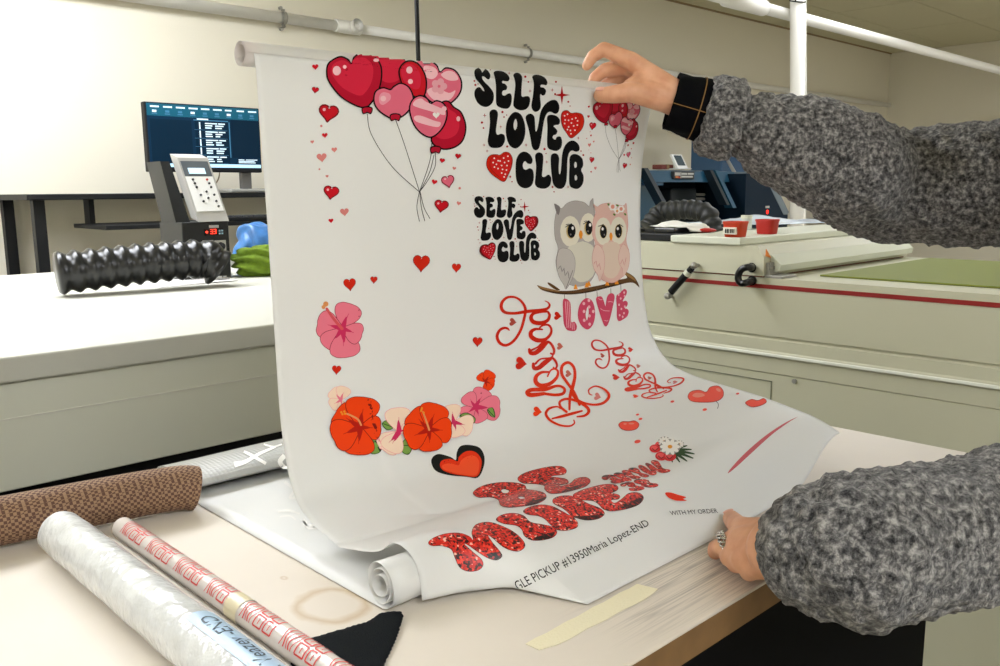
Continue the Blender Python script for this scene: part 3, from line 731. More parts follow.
# tablet stand and red box on top of the printer
t = thing('tablet_holder', 'small pale tablet tilted on top of the blue printer', 'tablet')
a, c = pp(683, 170, .12), pp(674, 155, .12); zt2 = pz1+.013
d0 = pp(678, 169.5, .1); d1 = pp(688, 169.5, .1); wv = d1.x-d0.x; tl = .16
hgt = pp(676, 155, .14).z - zt2; lean = pp(676, 155, .14).x - pp(681, 169.5, .1).x
B0, B1 = Vector((d0.x, YP2+.10, zt2+.004)), Vector((d1.x, YP2+.10, zt2+.004)); T0, T1 = B0+Vector((lean, .05, hgt)), B1+Vector((lean, .05, hgt))
b = bmesh.new(); polyfill(b, [B0, B1, T1, T0], (0, .012, -.003)); Q = obj('housing', b, keyw, t)
up_ = (T0-B0); sd = (B1-B0)
b = bmesh.new(); polyfill(b, [B0+up_*.2+sd*.15+Vector((0, -.003, 0)), B0+up_*.2+sd*.85+Vector((0, -.003, 0)), B0+up_*.93+sd*.85+Vector((0, -.003, 0)), B0+up_*.93+sd*.15+Vector((0, -.003, 0))], (0, .003, 0)); obj('screen', b, mat('tablet_screen', (70, 84, 94), .2), Q)
b = bmesh.new(); box(b, (d0.x-.01, YP2+.09, zt2+.0005), (d1.x+.02, YP2+.17, zt2+.004), .001); obj('foot', b, keyw, t)
b = bmesh.new(); a, c = pp(661.5, 169, .15), pp(673.5, 165, .15); box(b, (a.x, YP2+.15, zt2+.0005), (c.x, YP2+.21, zt2+.024), .003)
n0 = len(b.faces); box(b, ((a.x+c.x)/2-.008, YP2+.148, zt2+.002), ((a.x+c.x)/2+.014, YP2+.212, zt2+.0245)); b.faces.ensure_lookup_table()
for f in b.faces[n0:]: f.material_index = 1
tag(obj('small_box', b, [mat('brown_red', (112, 42, 30), .5), mat('tan_card', (150, 120, 84), .6)]), 'small brownish red box on top of the blue printer', 'box')
# taller blue cabinet behind the printer and a black shelf
t = thing('blue_cabinet', 'tall dark blue machine cabinet behind the printer under the raised sleeve', 'cabinet')
a, c = ony(690.5, 160, 3.55), ony(752, 128, 3.3); zz = c.z
b = bmesh.new(); box(b, (a.x, 3.3, .0), (c.x, 3.55, zz), .01); obj('body', b, mat('cabinet_blue', (44, 82, 118), .4), t)
b = bmesh.new(); q1, q2 = ony(691, 151, 3.3), ony(750, 146, 3.3); box(b, (a.x+.02, 3.292, q1.z-.01), (c.x-.02, 3.3, q1.z+.01), .003); obj('handle_strip', b, navy, t)
b = bmesh.new(); q1, q2 = pp(719, 166, .3), pp(741, 184, .3); tube(b, [ony(728, 161, 3.27), ony(741, 184, 3.0)], .012, 8); obj('lid_stay', b, alum, t)
t = thing('wall_shelf', 'black shelf on the back wall beyond the white post', 'shelf')
a, c = ony(770, 216, 3.7), ony(792, 222, 3.7); b = bmesh.new(); box(b, (a.x-.2, 3.7, c.z-.02), (a.x+2.2, Y1-.001, a.z-.06)); obj('board', b, dark, t)
for x in (a.x, a.x+1.8):
    b = bmesh.new(); box(b, (x-.02, 3.72, 0), (x+.02, 3.76, c.z-.0205)); obj('leg', b, dark, t)

# ------------------------------------------------------------------ the printed film
XL = atd(256, 66, .813).x
XR = XL + .600
film_m = bpy.data.materials.new('film_white'); film_m.use_nodes = True
nt = film_m.node_tree; bs = nt.nodes['Principled BSDF']
bs.inputs['Base Color'].default_value = (*lin((239, 239, 237)), 1); bs.inputs['Roughness'].default_value = .38; bs.inputs['Specular IOR Level'].default_value = .4
tl = nt.nodes.new('ShaderNodeBsdfTranslucent'); tl.inputs['Color'].default_value = (*lin((238, 237, 233)), 1)
mx = nt.nodes.new('ShaderNodeMixShader'); mx.inputs[0].default_value = .22
nt.links.new(bs.outputs[0], mx.inputs[1]); nt.links.new(tl.outputs[0], mx.inputs[2]); nt.links.new(mx.outputs[0], nt.nodes['Material Output'].inputs[0])
geo = nt.nodes.new('ShaderNodeNewGeometry'); wv = nt.nodes.new('ShaderNodeTexWave'); wv.inputs['Scale'].default_value = 40; wv.inputs['Distortion'].default_value = .6; wv.bands_direction = 'Y'
nt.links.new(geo.outputs['Position'], wv.inputs['Vector'])
bp = nt.nodes.new('ShaderNodeBump'); bp.inputs['Strength'].default_value = .02; bp.inputs['Distance'].default_value = .002
nt.links.new(wv.outputs['Fac'], bp.inputs['Height']); nt.links.new(bp.outputs['Normal'], bs.inputs['Normal'])

def prof_px(lst, X): return [((lambda p: (p.y, p.z))(onx(x, y, X))) for x, y in lst]
Lp = prof_px([(254, 53), (256.5, 75), (259, 110), (263, 160), (267.5, 220), (272, 290), (276, 350), (280, 410), (284.5, 450), (291, 483), (300, 507), (316, 527), (340, 547)], XL)
Rp = prof_px([(653, 95), (650, 112), (645, 140), (641, 175), (640, 225), (642, 275), (645, 305), (650, 330), (660, 351), (674, 366), (695, 376), (720, 384), (760, 396), (800, 411)], XR)
T_ = TABZ
film_top = max(Lp[0][1], Rp[0][1])
def tailL(end): return end
P0 = Lp + [(.600, T_+.029), (.572, T_+.0455), (.557, T_+.0455), (.543, T_+.038), (.536, T_+.022), (.533, T_+.006)]
def mixp(a, b, w): return (a[0]*(1-w)+b[0]*w, a[1]*(1-w)+b[1]*w)
def resample(P, n):
    P = [Vector((p[0], p[1], 0)) for p in P]; Q = spline(P, 10); L = [0]
    for a, c in zip(Q, Q[1:]): L.append(L[-1]+(c-a).length)
    out = []; i = 0
    for k in range(n):
        s = L[-1]*k/(n-1)
        while i < len(L)-2 and L[i+1] < s: i += 1
        f = (s-L[i])/max(1e-9, L[i+1]-L[i]); q = Q[i].lerp(Q[min(i+1, len(Q)-1)], min(1, f)); out.append((q.x, q.y))
    return out
NH, NT = 110, 60
HL, HR = resample(Lp, NH), resample(Rp, NH)
def hang(u):
    # how the bend changes from the left edge to the right edge
    w = u
    return [mixp(a, b_, w) for a, b_ in zip(HL, HR)]
tails = [  # u, points after the hanging part (Y, height above the table)
    (0.00, [(.600, .029), (.574, .0450), (.556, .0450), (.543, .037), (.537, .020), (.535, .006)]),
    (0.06, [(.600, .034), (.572, .0470), (.553, .0465), (.540, .037), (.530, .018), (.527, .004)]),
    (0.12, [(.600, .042), (.570, .0490), (.548, .0470), (.530, .036), (.515, .018), (.506, .004)]),
    (0.165, [(.600, .040), (.568, .0455), (.540, .0430), (.505, .028), (.470, .011), (.440, .002)]),
    (0.30, [(.590, .039), (.565, .0420), (.537, .0395), (.502, .026), (.468, .010), (.441, .002)]),
    (0.50, [(.572, .0388), (.552, .0385), (.527, .0365), (.496, .026), (.466, .011), (.442, .002)]),
    (0.74, [(.545, .0475), (.530, .0462), (.512, .0425), (.490, .032), (.467, .015), (.446, .003)]),
    (1.00, [(.505, .0590), (.497, .0570), (.488, .0543), (.479, .0510), (.470, .0470), (.462, .0430)]),
]
def tail(u):
    for (u0, a), (u1, c) in zip(tails, tails[1:]):
        if u <= u1+1e-9:
            w = (u-u0)/(u1-u0)
            if u0 >= .165: w = w*w*(3-2*w)
            return [mixp(p, q, w) for p, q in zip(a, c)]
NU = 90
us = sorted(set([k/NU for k in range(NU+1)] + [.165]))
rows = []
for u in us:
    h = hang(u); tp_ = [(y, T_+z) for y, z in tail(u)]
    # join: drop hanging points that lie beyond the start of the tail
    hh = [p for p in h if p[0] > tp_[0][0]+.012]
    P = hh[::3] + tp_
    if hh[-1] not in P and hh[-1][0] > tp_[0][0]+.02: P = hh[::3]+[hh[-1]]+tp_
    rows.append(resample(P, NH+NT))
A_ = np.array(rows); S_A = A_.copy(); KW = 6; ncol = len(us)
for i in range(ncol):
    w_ = min(KW, i, ncol-1-i); S_A[i] = A_[i-w_:i+w_+1].mean(0)
fade = np.clip((1-np.arange(A_.shape[1])/(A_.shape[1]-1))/.10, 0, 1)[None, :, None]
rows = (S_A*fade + A_*(1-fade)).tolist()
FX = lambda u: XL + u*(XR-XL)
b = bmesh.new(); G_ = []
jag = random.Random(2)
for i, u in enumerate(us):
    col = []
    for j, (y, z) in enumerate(rows[i]):
        s = j/(NH+NT-1)
        # faint waviness of a hanging sheet
        y2 = y + .0012*math.sin(7*u*PI+.5)*math.sin(PI*min(1, s*1.4))
        col.append(b.verts.new((FX(u), y2, max(z, T_+.0016))))
    G_.append(col)
for i in range(len(us)-1):
    for j in range(NH+NT-1): b.faces.new((G_[i][j], G_[i][j+1], G_[i+1][j+1], G_[i+1][j]))
bmesh.ops.recalc_face_normals(b, faces=b.faces[:])
b.normal_update()
f0 = b.faces[len(b.faces)//3]
if (f0.normal.dot(CP-f0.calc_center_median())) < 0: bmesh.ops.reverse_faces(b, faces=b.faces[:])
me = bpy.data.meshes.new('printed_film'); b.to_mesh(me); 
film = link('printed_film', me, film_m, None, True)
tag(film, 'wide white transfer film hanging from a raised roll and covered in red and black prints', 'film')
# rolled-up top of the film
topz = [r[0][1] for r in rows]; topy = [r[0][0] for r in rows]
b2 = bmesh.new(); nu2, na = 50, 72; ringsR = []
turns = 2.6
for i in range(nu2+1):
    f = i/nu2; x = XL-.008 + f*(XR-XL+.008-.002); u = max(0, (x-XL)/(XR-XL)); z0 = topz[0]+(topz[-1]-topz[0])*u + .0; y0 = topy[0]+(topy[-1]-topy[0])*u
    r0 = .0118
    ring_ = []
    for a in range(na*2+40):
        th = 2*PI*a/na; r = r0*(1-.24*a/(na*2+40)) 
        # starts tangent to the hanging film, goes up, back and round
        ang = PI - th
        ring_.append(b2.verts.new((x, y0+.0001+r0+r*math.cos(ang), z0+r*math.sin(ang))))
    ringsR.append(ring_)
for p, q in zip(ringsR, ringsR[1:]):
    for a in range(len(p)-1): b2.faces.new((p[a], p[a+1], q[a+1], q[a]))
bvf = None
roll_m = film_m.copy(); roll_m.name = 'film_rolled'
nt = roll_m.node_tree; bs = nt.nodes['Principled BSDF']
# printed layers showing softly through the rolled film
n1 = nt.nodes.new('ShaderNodeTexNoise'); n1.inputs['Scale'].default_value = 9; n1.inputs['Detail'].default_value = 1
geo = nt.nodes.new('ShaderNodeNewGeometry'); nt.links.new(geo.outputs['Position'], n1.inputs['Vector'])
rp = nt.nodes.new('ShaderNodeValToRGB'); E = rp.color_ramp.elements; E[0].position = .22; E[0].color = (*lin((224, 204, 204)), 1); E[1].position = .47; E[1].color = (*lin((230, 228, 222)), 1)
e = E.new(.62); e.color = (*lin((230, 228, 222)), 1); e = E.new(.72); e.color = (*lin((216, 216, 222)), 1)
nt.links.new(n1.outputs['Fac'], rp.inputs['Fac']); nt.links.new(rp.outputs['Color'], bs.inputs['Base Color'])
tr_ = [n for n in nt.nodes if n.bl_idname == 'ShaderNodeBsdfTranslucent'][0]
froll = obj('film_roll', b2, roll_m, film, True)

# one surface to land the prints on
b = bmesh.new(); b.from_mesh(film.data); b.from_mesh(froll.data); b.normal_update()
BV = BVHTree.FromBMesh(b); b.free()
md = film.modifiers.new('thickness', 'SOLIDIFY'); md.thickness = .0003; md.offset = -1
md = froll.modifiers.new('thickness', 'SOLIDIFY'); md.thickness = .0003; md.offset = 0

def onfilm(x, y, lift):
    d = ray(x, y).normalized(); h, n, i, t = BV.ray_cast(CP, d)
    if h is None: return None
    if n.dot(d) > 0: n = -n
    return h + n*lift

ROLL_Z = min(topz)-.004
# ------------------------------------------------------------------ print drawing
def bmesh_clean(me):
    b = bmesh.new(); b.from_mesh(me); bmesh.ops.delete(b, geom=[v for v in b.verts if not v.link_faces], context='VERTS'); b.to_mesh(me); b.free()
class Print:
    """flat ink shapes lying on the film, one mesh with several inks"""
    def __init__(self, name): self.bm = bmesh.new(); self.name = name; self.mats = []; self.layer = 0; self.T = lambda p: p
    def mi(self, m):
        if m not in self.mats: self.mats.append(m)
        return self.mats.index(m)
    def tris(self, V, T, m):
        mi = self.mi(m); self.layer += 1; lift = .00032+self.layer*.00002
        V = [tuple(p) for p in V]; Q = [onfilm(p[0], p[1], lift) for p in V]; mid = {}
        tri = []
        for t in T:
            for k in range(1, len(t)-1): tri.append((t[0], t[k], t[k+1]))
        def long_(i, j):
            a, c = Q[i], Q[j]
            if a is None or c is None: return False
            return (a-c).length > (.0020 if max(a.z, c.z) > ROLL_Z else .0042) and math.hypot(V[i][0]-V[j][0], V[i][1]-V[j][1]) > .35
        for it in range(7):
            out = []; again = False
            def mp(i, j):
                k = (min(i, j), max(i, j))
                if k not in mid:
                    V.append(((V[i][0]+V[j][0])/2, (V[i][1]+V[j][1])/2)); Q.append(onfilm(*V[-1], lift)); mid[k] = len(V)-1
                return mid[k]
            for t in tri:
                sp = [long_(t[0], t[1]), long_(t[1], t[2]), long_(t[2], t[0])]; n = sum(sp)
                if n == 0: out.append(t); continue
                again = True
                if n == 3:
                    a, c, d = mp(t[0], t[1]), mp(t[1], t[2]), mp(t[2], t[0]); out += [(t[0], a, d), (a, t[1], c), (d, c, t[2]), (a, c, d)]
                elif n == 1:
                    k = sp.index(True); x, y, z = t[k], t[(k+1) % 3], t[(k+2) % 3]; a = mp(x, y); out += [(x, a, z), (a, y, z)]
                else:
                    k = sp.index(False); z, x, y = t[k], t[(k+1) % 3], t[(k+2) % 3]; a, c = mp(x, y), mp(y, z); out += [(x, a, z), (a, c, z), (a, y, c)]
            tri = out
            if not again: break
        vs = [self.bm.verts.new(q) if q is not None else None for q in Q]
        for t in tri:
            vv = [vs[i] for i in t]
            if None in vv: continue
            if max((vv[i].co-vv[i-1].co).length for i in range(3)) > .012: continue
            try: f = self.bm.faces.new(vv); f.material_index = mi
            except ValueError: pass
    def poly(self, loops, m, smooth=4, sp=3.2):
        L = []
        for lp in loops:
            q = [self.T(p) for p in lp]
            if smooth: q = [(v.x, v.y) for v in spline([(x, y, 0) for x, y in q], smooth, True)]
            L.append(q)
        V, T = cdt(L, sp); self.tris(V, T, m)
    def stroke(self, pts, m, w=None, n=6, extra=0):
        """brush stroke; pts (x, y, halfwidth) in local units"""
        q = []
        for p in pts:
            c = self.T((p[0], p[1])); d = self.T((p[0]+.5, p[1])); d2 = self.T((p[0], p[1]+.5))
            s = (math.hypot(d[0]-c[0], d[1]-c[1])+math.hypot(d2[0]-c[0], d2[1]-c[1]))
            q.append((c[0], c[1], (p[2] if len(p) > 2 else w)*s+extra))
        q = spline(q, n); V = []; T = []
        for i, p in enumerate(q):
            a, c = q[max(0, i-1)], q[min(len(q)-1, i+1)]; dx, dy = c.x-a.x, c.y-a.y; l = math.hypot(dx, dy) or 1
            V += [(p.x-dy/l*p.z, p.y+dx/l*p.z), (p.x+dy/l*p.z, p.y-dx/l*p.z)]
        for i in range(len(q)-1): T.append((2*i, 2*i+1, 2*i+3, 2*i+2))
        for e in (0, -1):
            p = q[e]; k0 = len(V); V += [(p.x+p.z*math.cos(2*PI*k/10), p.y+p.z*math.sin(2*PI*k/10)) for k in range(10)]; T.append(tuple(range(k0, k0+10)))
        self.tris(V, T, m)
    def disc(self, c, rx, ry, m, rot=0, n=16):
        cr, sr = math.cos(rot), math.sin(rot)
        self.poly([[(c[0]+rx*math.cos(2*PI*k/n)*cr-ry*math.sin(2*PI*k/n)*sr, c[1]+rx*math.cos(2*PI*k/n)*sr+ry*math.sin(2*PI*k/n)*cr) for k in range(n)]], m, 0)
    def grow(self, lp, k):
        """outline pushed outward by k local units"""
        n = len(lp); A = sum(lp[i-1][0]*lp[i][1]-lp[i][0]*lp[i-1][1] for i in range(n)); s = 1 if A > 0 else -1; out = []
        for i in range(n):
            a, c = lp[i-1], lp[(i+1) % n]; dx, dy = c[0]-a[0], c[1]-a[1]; l = math.hypot(dx, dy) or 1
            out.append((lp[i][0]+s*dy/l*k, lp[i][1]-s*dx/l*k))
        return out
    def outlined(self, lp, fill, line, w, smooth=4):
        self.poly([self.grow(lp, w)], line, smooth); self.poly([lp], fill, smooth)
    def heart(self, c, r, m, line=None, rot=0, sy=1, lw=.16):
        lp = []
        for k in range(28):
            t = 2*PI*k/28; x = 16*math.sin(t)**3/16; y = -(13*math.cos(t)-5*math.cos(2*t)-2*math.cos(3*t)-math.cos(4*t))/16
            lp.append((c[0]+r*(x*math.cos(rot)-y*sy*math.sin(rot)), c[1]+r*(x*math.sin(rot)+y*sy*math.cos(rot))))
        if line: self.poly([self.grow(lp, r*lw)], line, 0)
        self.poly([lp], m, 0)
    def star(self, c, a, m):
        lp = []
        for k in range(8):
            r = a if k % 2 == 0 else a*.2
            if k % 4 == 2: r *= .85
            lp.append((c[0]+r*math.sin(PI*k/4), c[1]-r*math.cos(PI*k/4)))
        self.poly([lp], m, 0)
    def done(self, parent=None):
        me = bpy.data.meshes.new(self.name); self.bm.to_mesh(me); self.bm.free()
        o = link(self.name, me, self.mats, parent or film, True); bmesh_clean(me); return o
def zoomT(x0, y0, s): return lambda p: (x0+p[0]/s, y0+p[1]/s)
def fitT(src, dst, terms):
    """least-squares map between two placements of the same design"""
    f = {1: lambda x, y: [1, x, y], 2: lambda x, y: [1, x, y, x*y], 3: lambda x, y: [1, x, y, x*y, x*x, y*y]}[terms]
    c = np.mean(np.array(src), 0); A = np.array([f((x-c[0])/50, (y-c[1])/50) for x, y in src]); Bm = np.array(dst)
    K = np.linalg.lstsq(A, Bm, rcond=None)[0]
    return lambda p: tuple(np.array(f((p[0]-c[0])/50, (p[1]-c[1])/50)) @ K)
def chain(f, g): return lambda p: g(f(p))
def ink(n, c, rough=.5): return mat('ink_'+n, c, rough, spec=.12)
BLK = ink('black', (5, 5, 6)); RED = ink('red', (196, 18, 34)); CRIM = ink('crimson', (176, 14, 44)); PINK = ink('pink', (222, 104, 128)); PALE = ink('pale_pink', (238, 186, 194)); WHT = ink('white', (238, 234, 228))
DRED = ink('dark_red', (112, 12, 20)); SALM = ink('salmon', (214, 130, 124)); SCAR = ink('scarlet', (200, 32, 4)); ORED = ink('orange_red', (226, 58, 14)); HOT = ink('hot_red', (214, 24, 20))
ROSE = ink('rose', (206, 70, 100)); MAG = ink('magenta', (190, 36, 78))

# ------------------------------------------------------------------ heart balloons with little hearts round them
TB1 = zoomT(300, 40, 3.172)
def balloons(name, T, full):
    P = Print(name); P.T = T; lw = 5
    back = [(205, 50), (240, 42), (275, 50), (300, 45), (340, 52), (355, 75), (350, 110), (330, 150), (290, 165), (255, 150), (235, 100)]
    topr = [(366, 72), (398, 66), (430, 82), (442, 104), (462, 92), (490, 100), (508, 130), (505, 165), (480, 195), (450, 205), (410, 190), (385, 150)]
    bigl = [(86, 105), (92, 75), (125, 57), (150, 65), (163, 77), (172, 58), (195, 47), (225, 50), (250, 77), (255, 115), (245, 160), (225, 195), (205, 212), (175, 205), (130, 178), (95, 135)]
    mid = [(315, 102), (325, 80), (345, 71), (370, 78), (390, 105), (397, 140), (390, 175), (370, 180), (345, 165), (325, 140)]
    pink = [(235, 190), (240, 165), (262, 154), (285, 160), (297, 150), (318, 140), (342, 152), (355, 182), (348, 212), (325, 238), (295, 248), (262, 232), (242, 212)]
    low = [(438, 220), (450, 200), (468, 197), (485, 215), (508, 232), (522, 275), (512, 318), (482, 340), (445, 342), (418, 320), (428, 280)]
    strp = [(348, 220), (358, 190), (380, 179), (400, 188), (412, 204), (432, 195), (455, 207), (462, 240), (448, 278), (418, 305), (390, 298), (362, 268)]
    STR = ink('string_grey', (60, 58, 58))
    for pts in ([(213, 236), (226, 300), (290, 400), (376, 480)], [(300, 246), (330, 330), (378, 480)], [(418, 306), (412, 380), (379, 480)], [(428, 356), (428, 400), (405, 445), (380, 480)], [(424, 366), (410, 420), (380, 480)],
                [(378, 480), (370, 530), (378, 575)], [(379, 480), (384, 530), (395, 574)], [(380, 480), (392, 530), (411, 566)]):
        P.stroke([(x, y, 1.1) for x, y in pts], STR, n=10)
    for lp, c in ((back, CRIM), (topr, PINK), (low, CRIM), (bigl, CRIM), (mid, HOT if False else RED), (pink, PINK), (strp, PINK)):
        P.outlined(lp, c, BLK, lw)
        cx = sum(p[0] for p in lp)/len(lp); cy = sum(p[1] for p in lp)/len(lp)
        if c in (CRIM, RED):
            P.poly([[(cx+(x-cx)*.78-6, cy+(y-cy)*.72-8) for x, y in lp]], ink('balloon_red', (206, 34, 62)))
        if lp is topr:
            P.poly([[(392, 84), (425, 88), (436, 108), (420, 124), (398, 116)]], PALE); P.poly([[(446, 110), (470, 98), (492, 106), (500, 126), (470, 128)]], PALE); P.poly([[(402, 160), (430, 150), (470, 168), (492, 160), (478, 186), (448, 198), (418, 186)]], PALE)
            for k in range(5): P.disc((440+15*math.cos(k*1.257), 147+15*math.sin(k*1.257)), 11, 11, ink('petal_tint', (226, 160, 170)))
        if lp is strp:
            P.poly([[(356, 205), (366, 190), (384, 186), (398, 196), (440, 214), (456, 222), (456, 238), (420, 228), (372, 214)]], PALE)
            P.poly([[(360, 244), (380, 240), (424, 256), (444, 262), (436, 276), (402, 270), (366, 258)]], PALE)
            P.heart((430, 238), 11, WHT)
        if lp is pink: P.poly([[(250, 178), (262, 166), (284, 172), (284, 190), (262, 206), (250, 198)]], ink('pink_light', (232, 150, 166)))
    for c, rx, ry in (((115, 98), 13, 15), ((140, 86), 6, 6), ((345, 96), 10, 11), ((262, 186), 9, 9), ((240, 66), 9, 5), ((500, 250), 6, 8), ((455, 218), 8, 8), ((348, 132), 8, 8)):
        P.disc(c, rx, ry, PALE)
    for c in ((211, 224), (428, 349), (300, 246)):
        P.outlined([(c[0]-14, c[1]-6), (c[0], c[1]-10), (c[0]+14, c[1]-6), (c[0]+10, c[1]+8), (c[0], c[1]+4), (c[0]-12, c[1]+8)], CRIM, BLK, 4)
    P.done()
    P = Print('heart_print'); P.T = T
    for x, y, r, k in [(48, 85, 10, 0), (48, 158, 11, 1), (90, 230, 31, 1), (78, 302, 9, 0), (38, 323, 6, 2), (68, 372, 16, 2), (108, 348, 9, 2), (85, 432, 5, 2), (98, 482, 24, 1), (140, 545, 14, 2), (97, 573, 8, 0), (450, 382, 8, 1), (500, 368, 9, 1), (488, 407, 6, 2), (425, 450, 9, 0), (468, 447, 20, 3), (447, 525, 22, 1), (502, 518, 7, 2)]:
        if k == 1: P.heart((x, y), r*.92, RED, DRED, .15, .95)
        elif k == 3: P.heart((x, y), r*.92, PINK, DRED, -.2, 1.05)
        else: P.heart((x, y), r, RED if k == 0 else SALM, None, .25 if x > 300 else -.1)
        if r > 18: P.disc((x-r*.45, y-r*.3), r*.16, r*.16, PALE)
    for x, y, r in ((66, 273, 4), (505, 470, 4), (60, 410, 3)): P.disc((x, y), r, r, SALM)
    P.done()
balloons('heart_balloon_print', TB1, True)
TB2 = chain(lambda p: p, fitT([(88, 100), (205, 212), (480, 342), (522, 280), (508, 125), (98, 482), (447, 525)], [(595, 257), (637, 326), (752, 400), (789, 345), (803, 265), (585, 485), (736, 517)], 2))
balloons('heart_balloon_print', chain(TB2, zoomT(460, 50, 4.442)), False)

# ------------------------------------------------------------------ SELF LOVE CLUB lettering, large and small
Z1, Z2 = zoomT(466, 60, 11.1), zoomT(480, 95, 6.664)
WORDS = [(Z1, [
 [[(90, 150), (100, 110), (140, 90), (200, 95), (245, 125), (268, 170), (258, 210), (235, 213), (205, 187), (182, 180), (178, 205), (205, 245), (260, 300), (300, 360), (306, 430), (280, 490), (225, 521), (165, 507), (120, 465), (93, 400), (95, 340), (125, 305), (155, 305), (180, 335), (200, 345), (188, 308), (150, 260), (108, 210)]],
 [[(305, 145), (330, 124), (390, 125), (445, 150), (480, 195), (470, 232), (440, 236), (405, 232), (400, 255), (430, 265), (454, 295), (445, 330), (410, 340), (398, 365), (405, 390), (430, 395), (460, 375), (490, 372), (506, 410), (500, 480), (475, 530), (430, 541), (370, 525), (335, 490), (330, 400), (330, 290), (318, 200)]],
 [[(523, 170), (550, 145), (590, 150), (620, 190), (617, 270), (612, 380), (625, 408), (660, 402), (695, 405), (710, 440), (695, 510), (655, 550), (590, 556), (540, 530), (523, 490), (535, 380), (545, 280), (535, 210)]],
 [[(733, 190), (765, 167), (820, 172), (875, 200), (901, 245), (890, 279), (860, 275), (830, 275), (825, 300), (860, 308), (886, 340), (872, 386), (845, 394), (825, 378), (820, 420), (828, 500), (815, 550), (770, 576), (735, 550), (724, 500), (740, 400), (750, 290), (745, 230)]]]),
 (Z2, [
 [[(62, 118), (80, 98), (105, 100), (118, 125), (112, 180), (105, 240), (115, 265), (140, 258), (162, 270), (163, 310), (140, 345), (100, 353), (65, 345), (50, 310), (58, 250), (65, 180)]],
 [[(170, 235), (180, 170), (210, 125), (240, 113), (275, 135), (297, 195), (299, 260), (280, 320), (240, 356), (200, 340), (178, 295)], [(222, 195), (230, 165), (238, 160), (246, 185), (244, 215), (233, 234), (224, 222)]],
 [[(302, 155), (315, 130), (340, 125), (360, 145), (365, 190), (368, 238), (378, 235), (390, 180), (400, 120), (425, 70), (465, 38), (505, 35), (526, 70), (522, 110), (500, 125), (470, 112), (447, 120), (428, 160), (415, 230), (405, 300), (390, 355), (365, 368), (345, 345), (335, 290), (320, 220)]],
 [[(445, 150), (465, 132), (505, 138), (530, 165), (525, 195), (500, 200), (488, 208), (500, 220), (514, 240), (505, 262), (488, 268), (482, 285), (500, 298), (510, 280), (535, 278), (545, 310), (538, 350), (510, 372), (470, 365), (448, 345), (445, 290), (448, 220)]],
 [[(235, 500), (240, 430), (262, 390), (295, 377), (330, 395), (348, 430), (340, 458), (315, 456), (298, 440), (284, 460), (287, 488), (305, 498), (330, 488), (352, 505), (356, 560), (340, 605), (300, 622), (260, 605), (240, 565)]],
 [[(365, 405), (385, 383), (412, 390), (420, 420), (415, 490), (412, 540), (430, 545), (455, 530), (473, 555), (465, 600), (435, 623), (390, 620), (365, 595), (368, 540), (372, 470)]],
 [[(470, 410), (485, 390), (510, 392), (525, 420), (522, 480), (525, 523), (534, 520), (540, 470), (545, 400), (560, 345), (590, 310), (625, 305), (655, 330), (661, 365), (640, 378), (610, 370), (590, 390), (580, 440), (578, 520), (570, 590), (545, 623), (510, 620), (485, 590), (475, 530), (470, 470)]],
 [[(595, 420), (615, 395), (650, 398), (680, 425), (685, 470), (672, 500), (688, 540), (683, 590), (655, 623), (620, 622), (595, 600), (592, 530), (595, 470)], [(625, 465), (632, 445), (642, 455), (642, 478), (630, 485)], [(628, 545), (635, 532), (645, 545), (643, 565), (632, 568)]]])]
HRT = [([(540, 150), (550, 113), (580, 104), (605, 122), (640, 119), (678, 130), (691, 170), (680, 220), (645, 260), (605, 286), (575, 250), (548, 205)], [(545, 150), (554, 117), (578, 111), (603, 138), (630, 125), (656, 140), (664, 180), (648, 225), (604, 278), (571, 245), (549, 200)],
        [(562, 138), (581, 128), (566, 166), (562, 190), (588, 168), (612, 160), (607, 186), (636, 153), (648, 172), (622, 206), (588, 212), (600, 236), (630, 234), (604, 258), (646, 200), (580, 230)]),
       ([(42, 470), (50, 420), (75, 400), (110, 398), (130, 402), (160, 382), (192, 388), (212, 425), (206, 480), (185, 530), (158, 576), (110, 552), (65, 515)], [(64, 470), (70, 428), (92, 406), (116, 418), (130, 422), (152, 399), (180, 392), (204, 418), (204, 470), (183, 528), (157, 570), (107, 530), (77, 500)],
        [(92, 422), (118, 438), (84, 450), (106, 462), (130, 440), (154, 420), (182, 408), (160, 450), (186, 440), (140, 470), (176, 470), (116, 490), (146, 496), (172, 500), (92, 480), (140, 520), (164, 528), (156, 546)])]
STARS = [(529.8, 91, 2.2), (552, 90, 2.2), (484.5, 115.4, 2.4), (500.5, 126.8, 2), (483.8, 145, 2), (486.8, 151, 2), (525.8, 145, 2.2), (546.5, 162, 2), (578, 138, 2), (567.8, 187, 1.8), (509, 73.5, 1.8), (561.6, 95, 9.5)]
DOTS = [(489.9, 69.7, 1.1), (525, 77, 1.2), (528, 82, .8), (474, 81, .9), (475, 85, 1.1), (555.6, 82, 1), (554.7, 94, 1), (502, 112, 1.2), (503.6, 117, .8), (481.5, 122.5, 1.2), (483, 128, .9), (506.7, 146.5, 1.1), (544, 149, 1.2), (567.8, 101.8, 1), (580.5, 151, .7), (582.8, 155, 1), (509.7, 176.8, 1), (511.5, 181.7, .7), (552, 187, 1), (553.5, 191.8, .7), (477.5, 84, .6), (470.5, 66, .7), (545.5, 153.5, .6), (569.5, 106, .6), (506, 115, .6)]
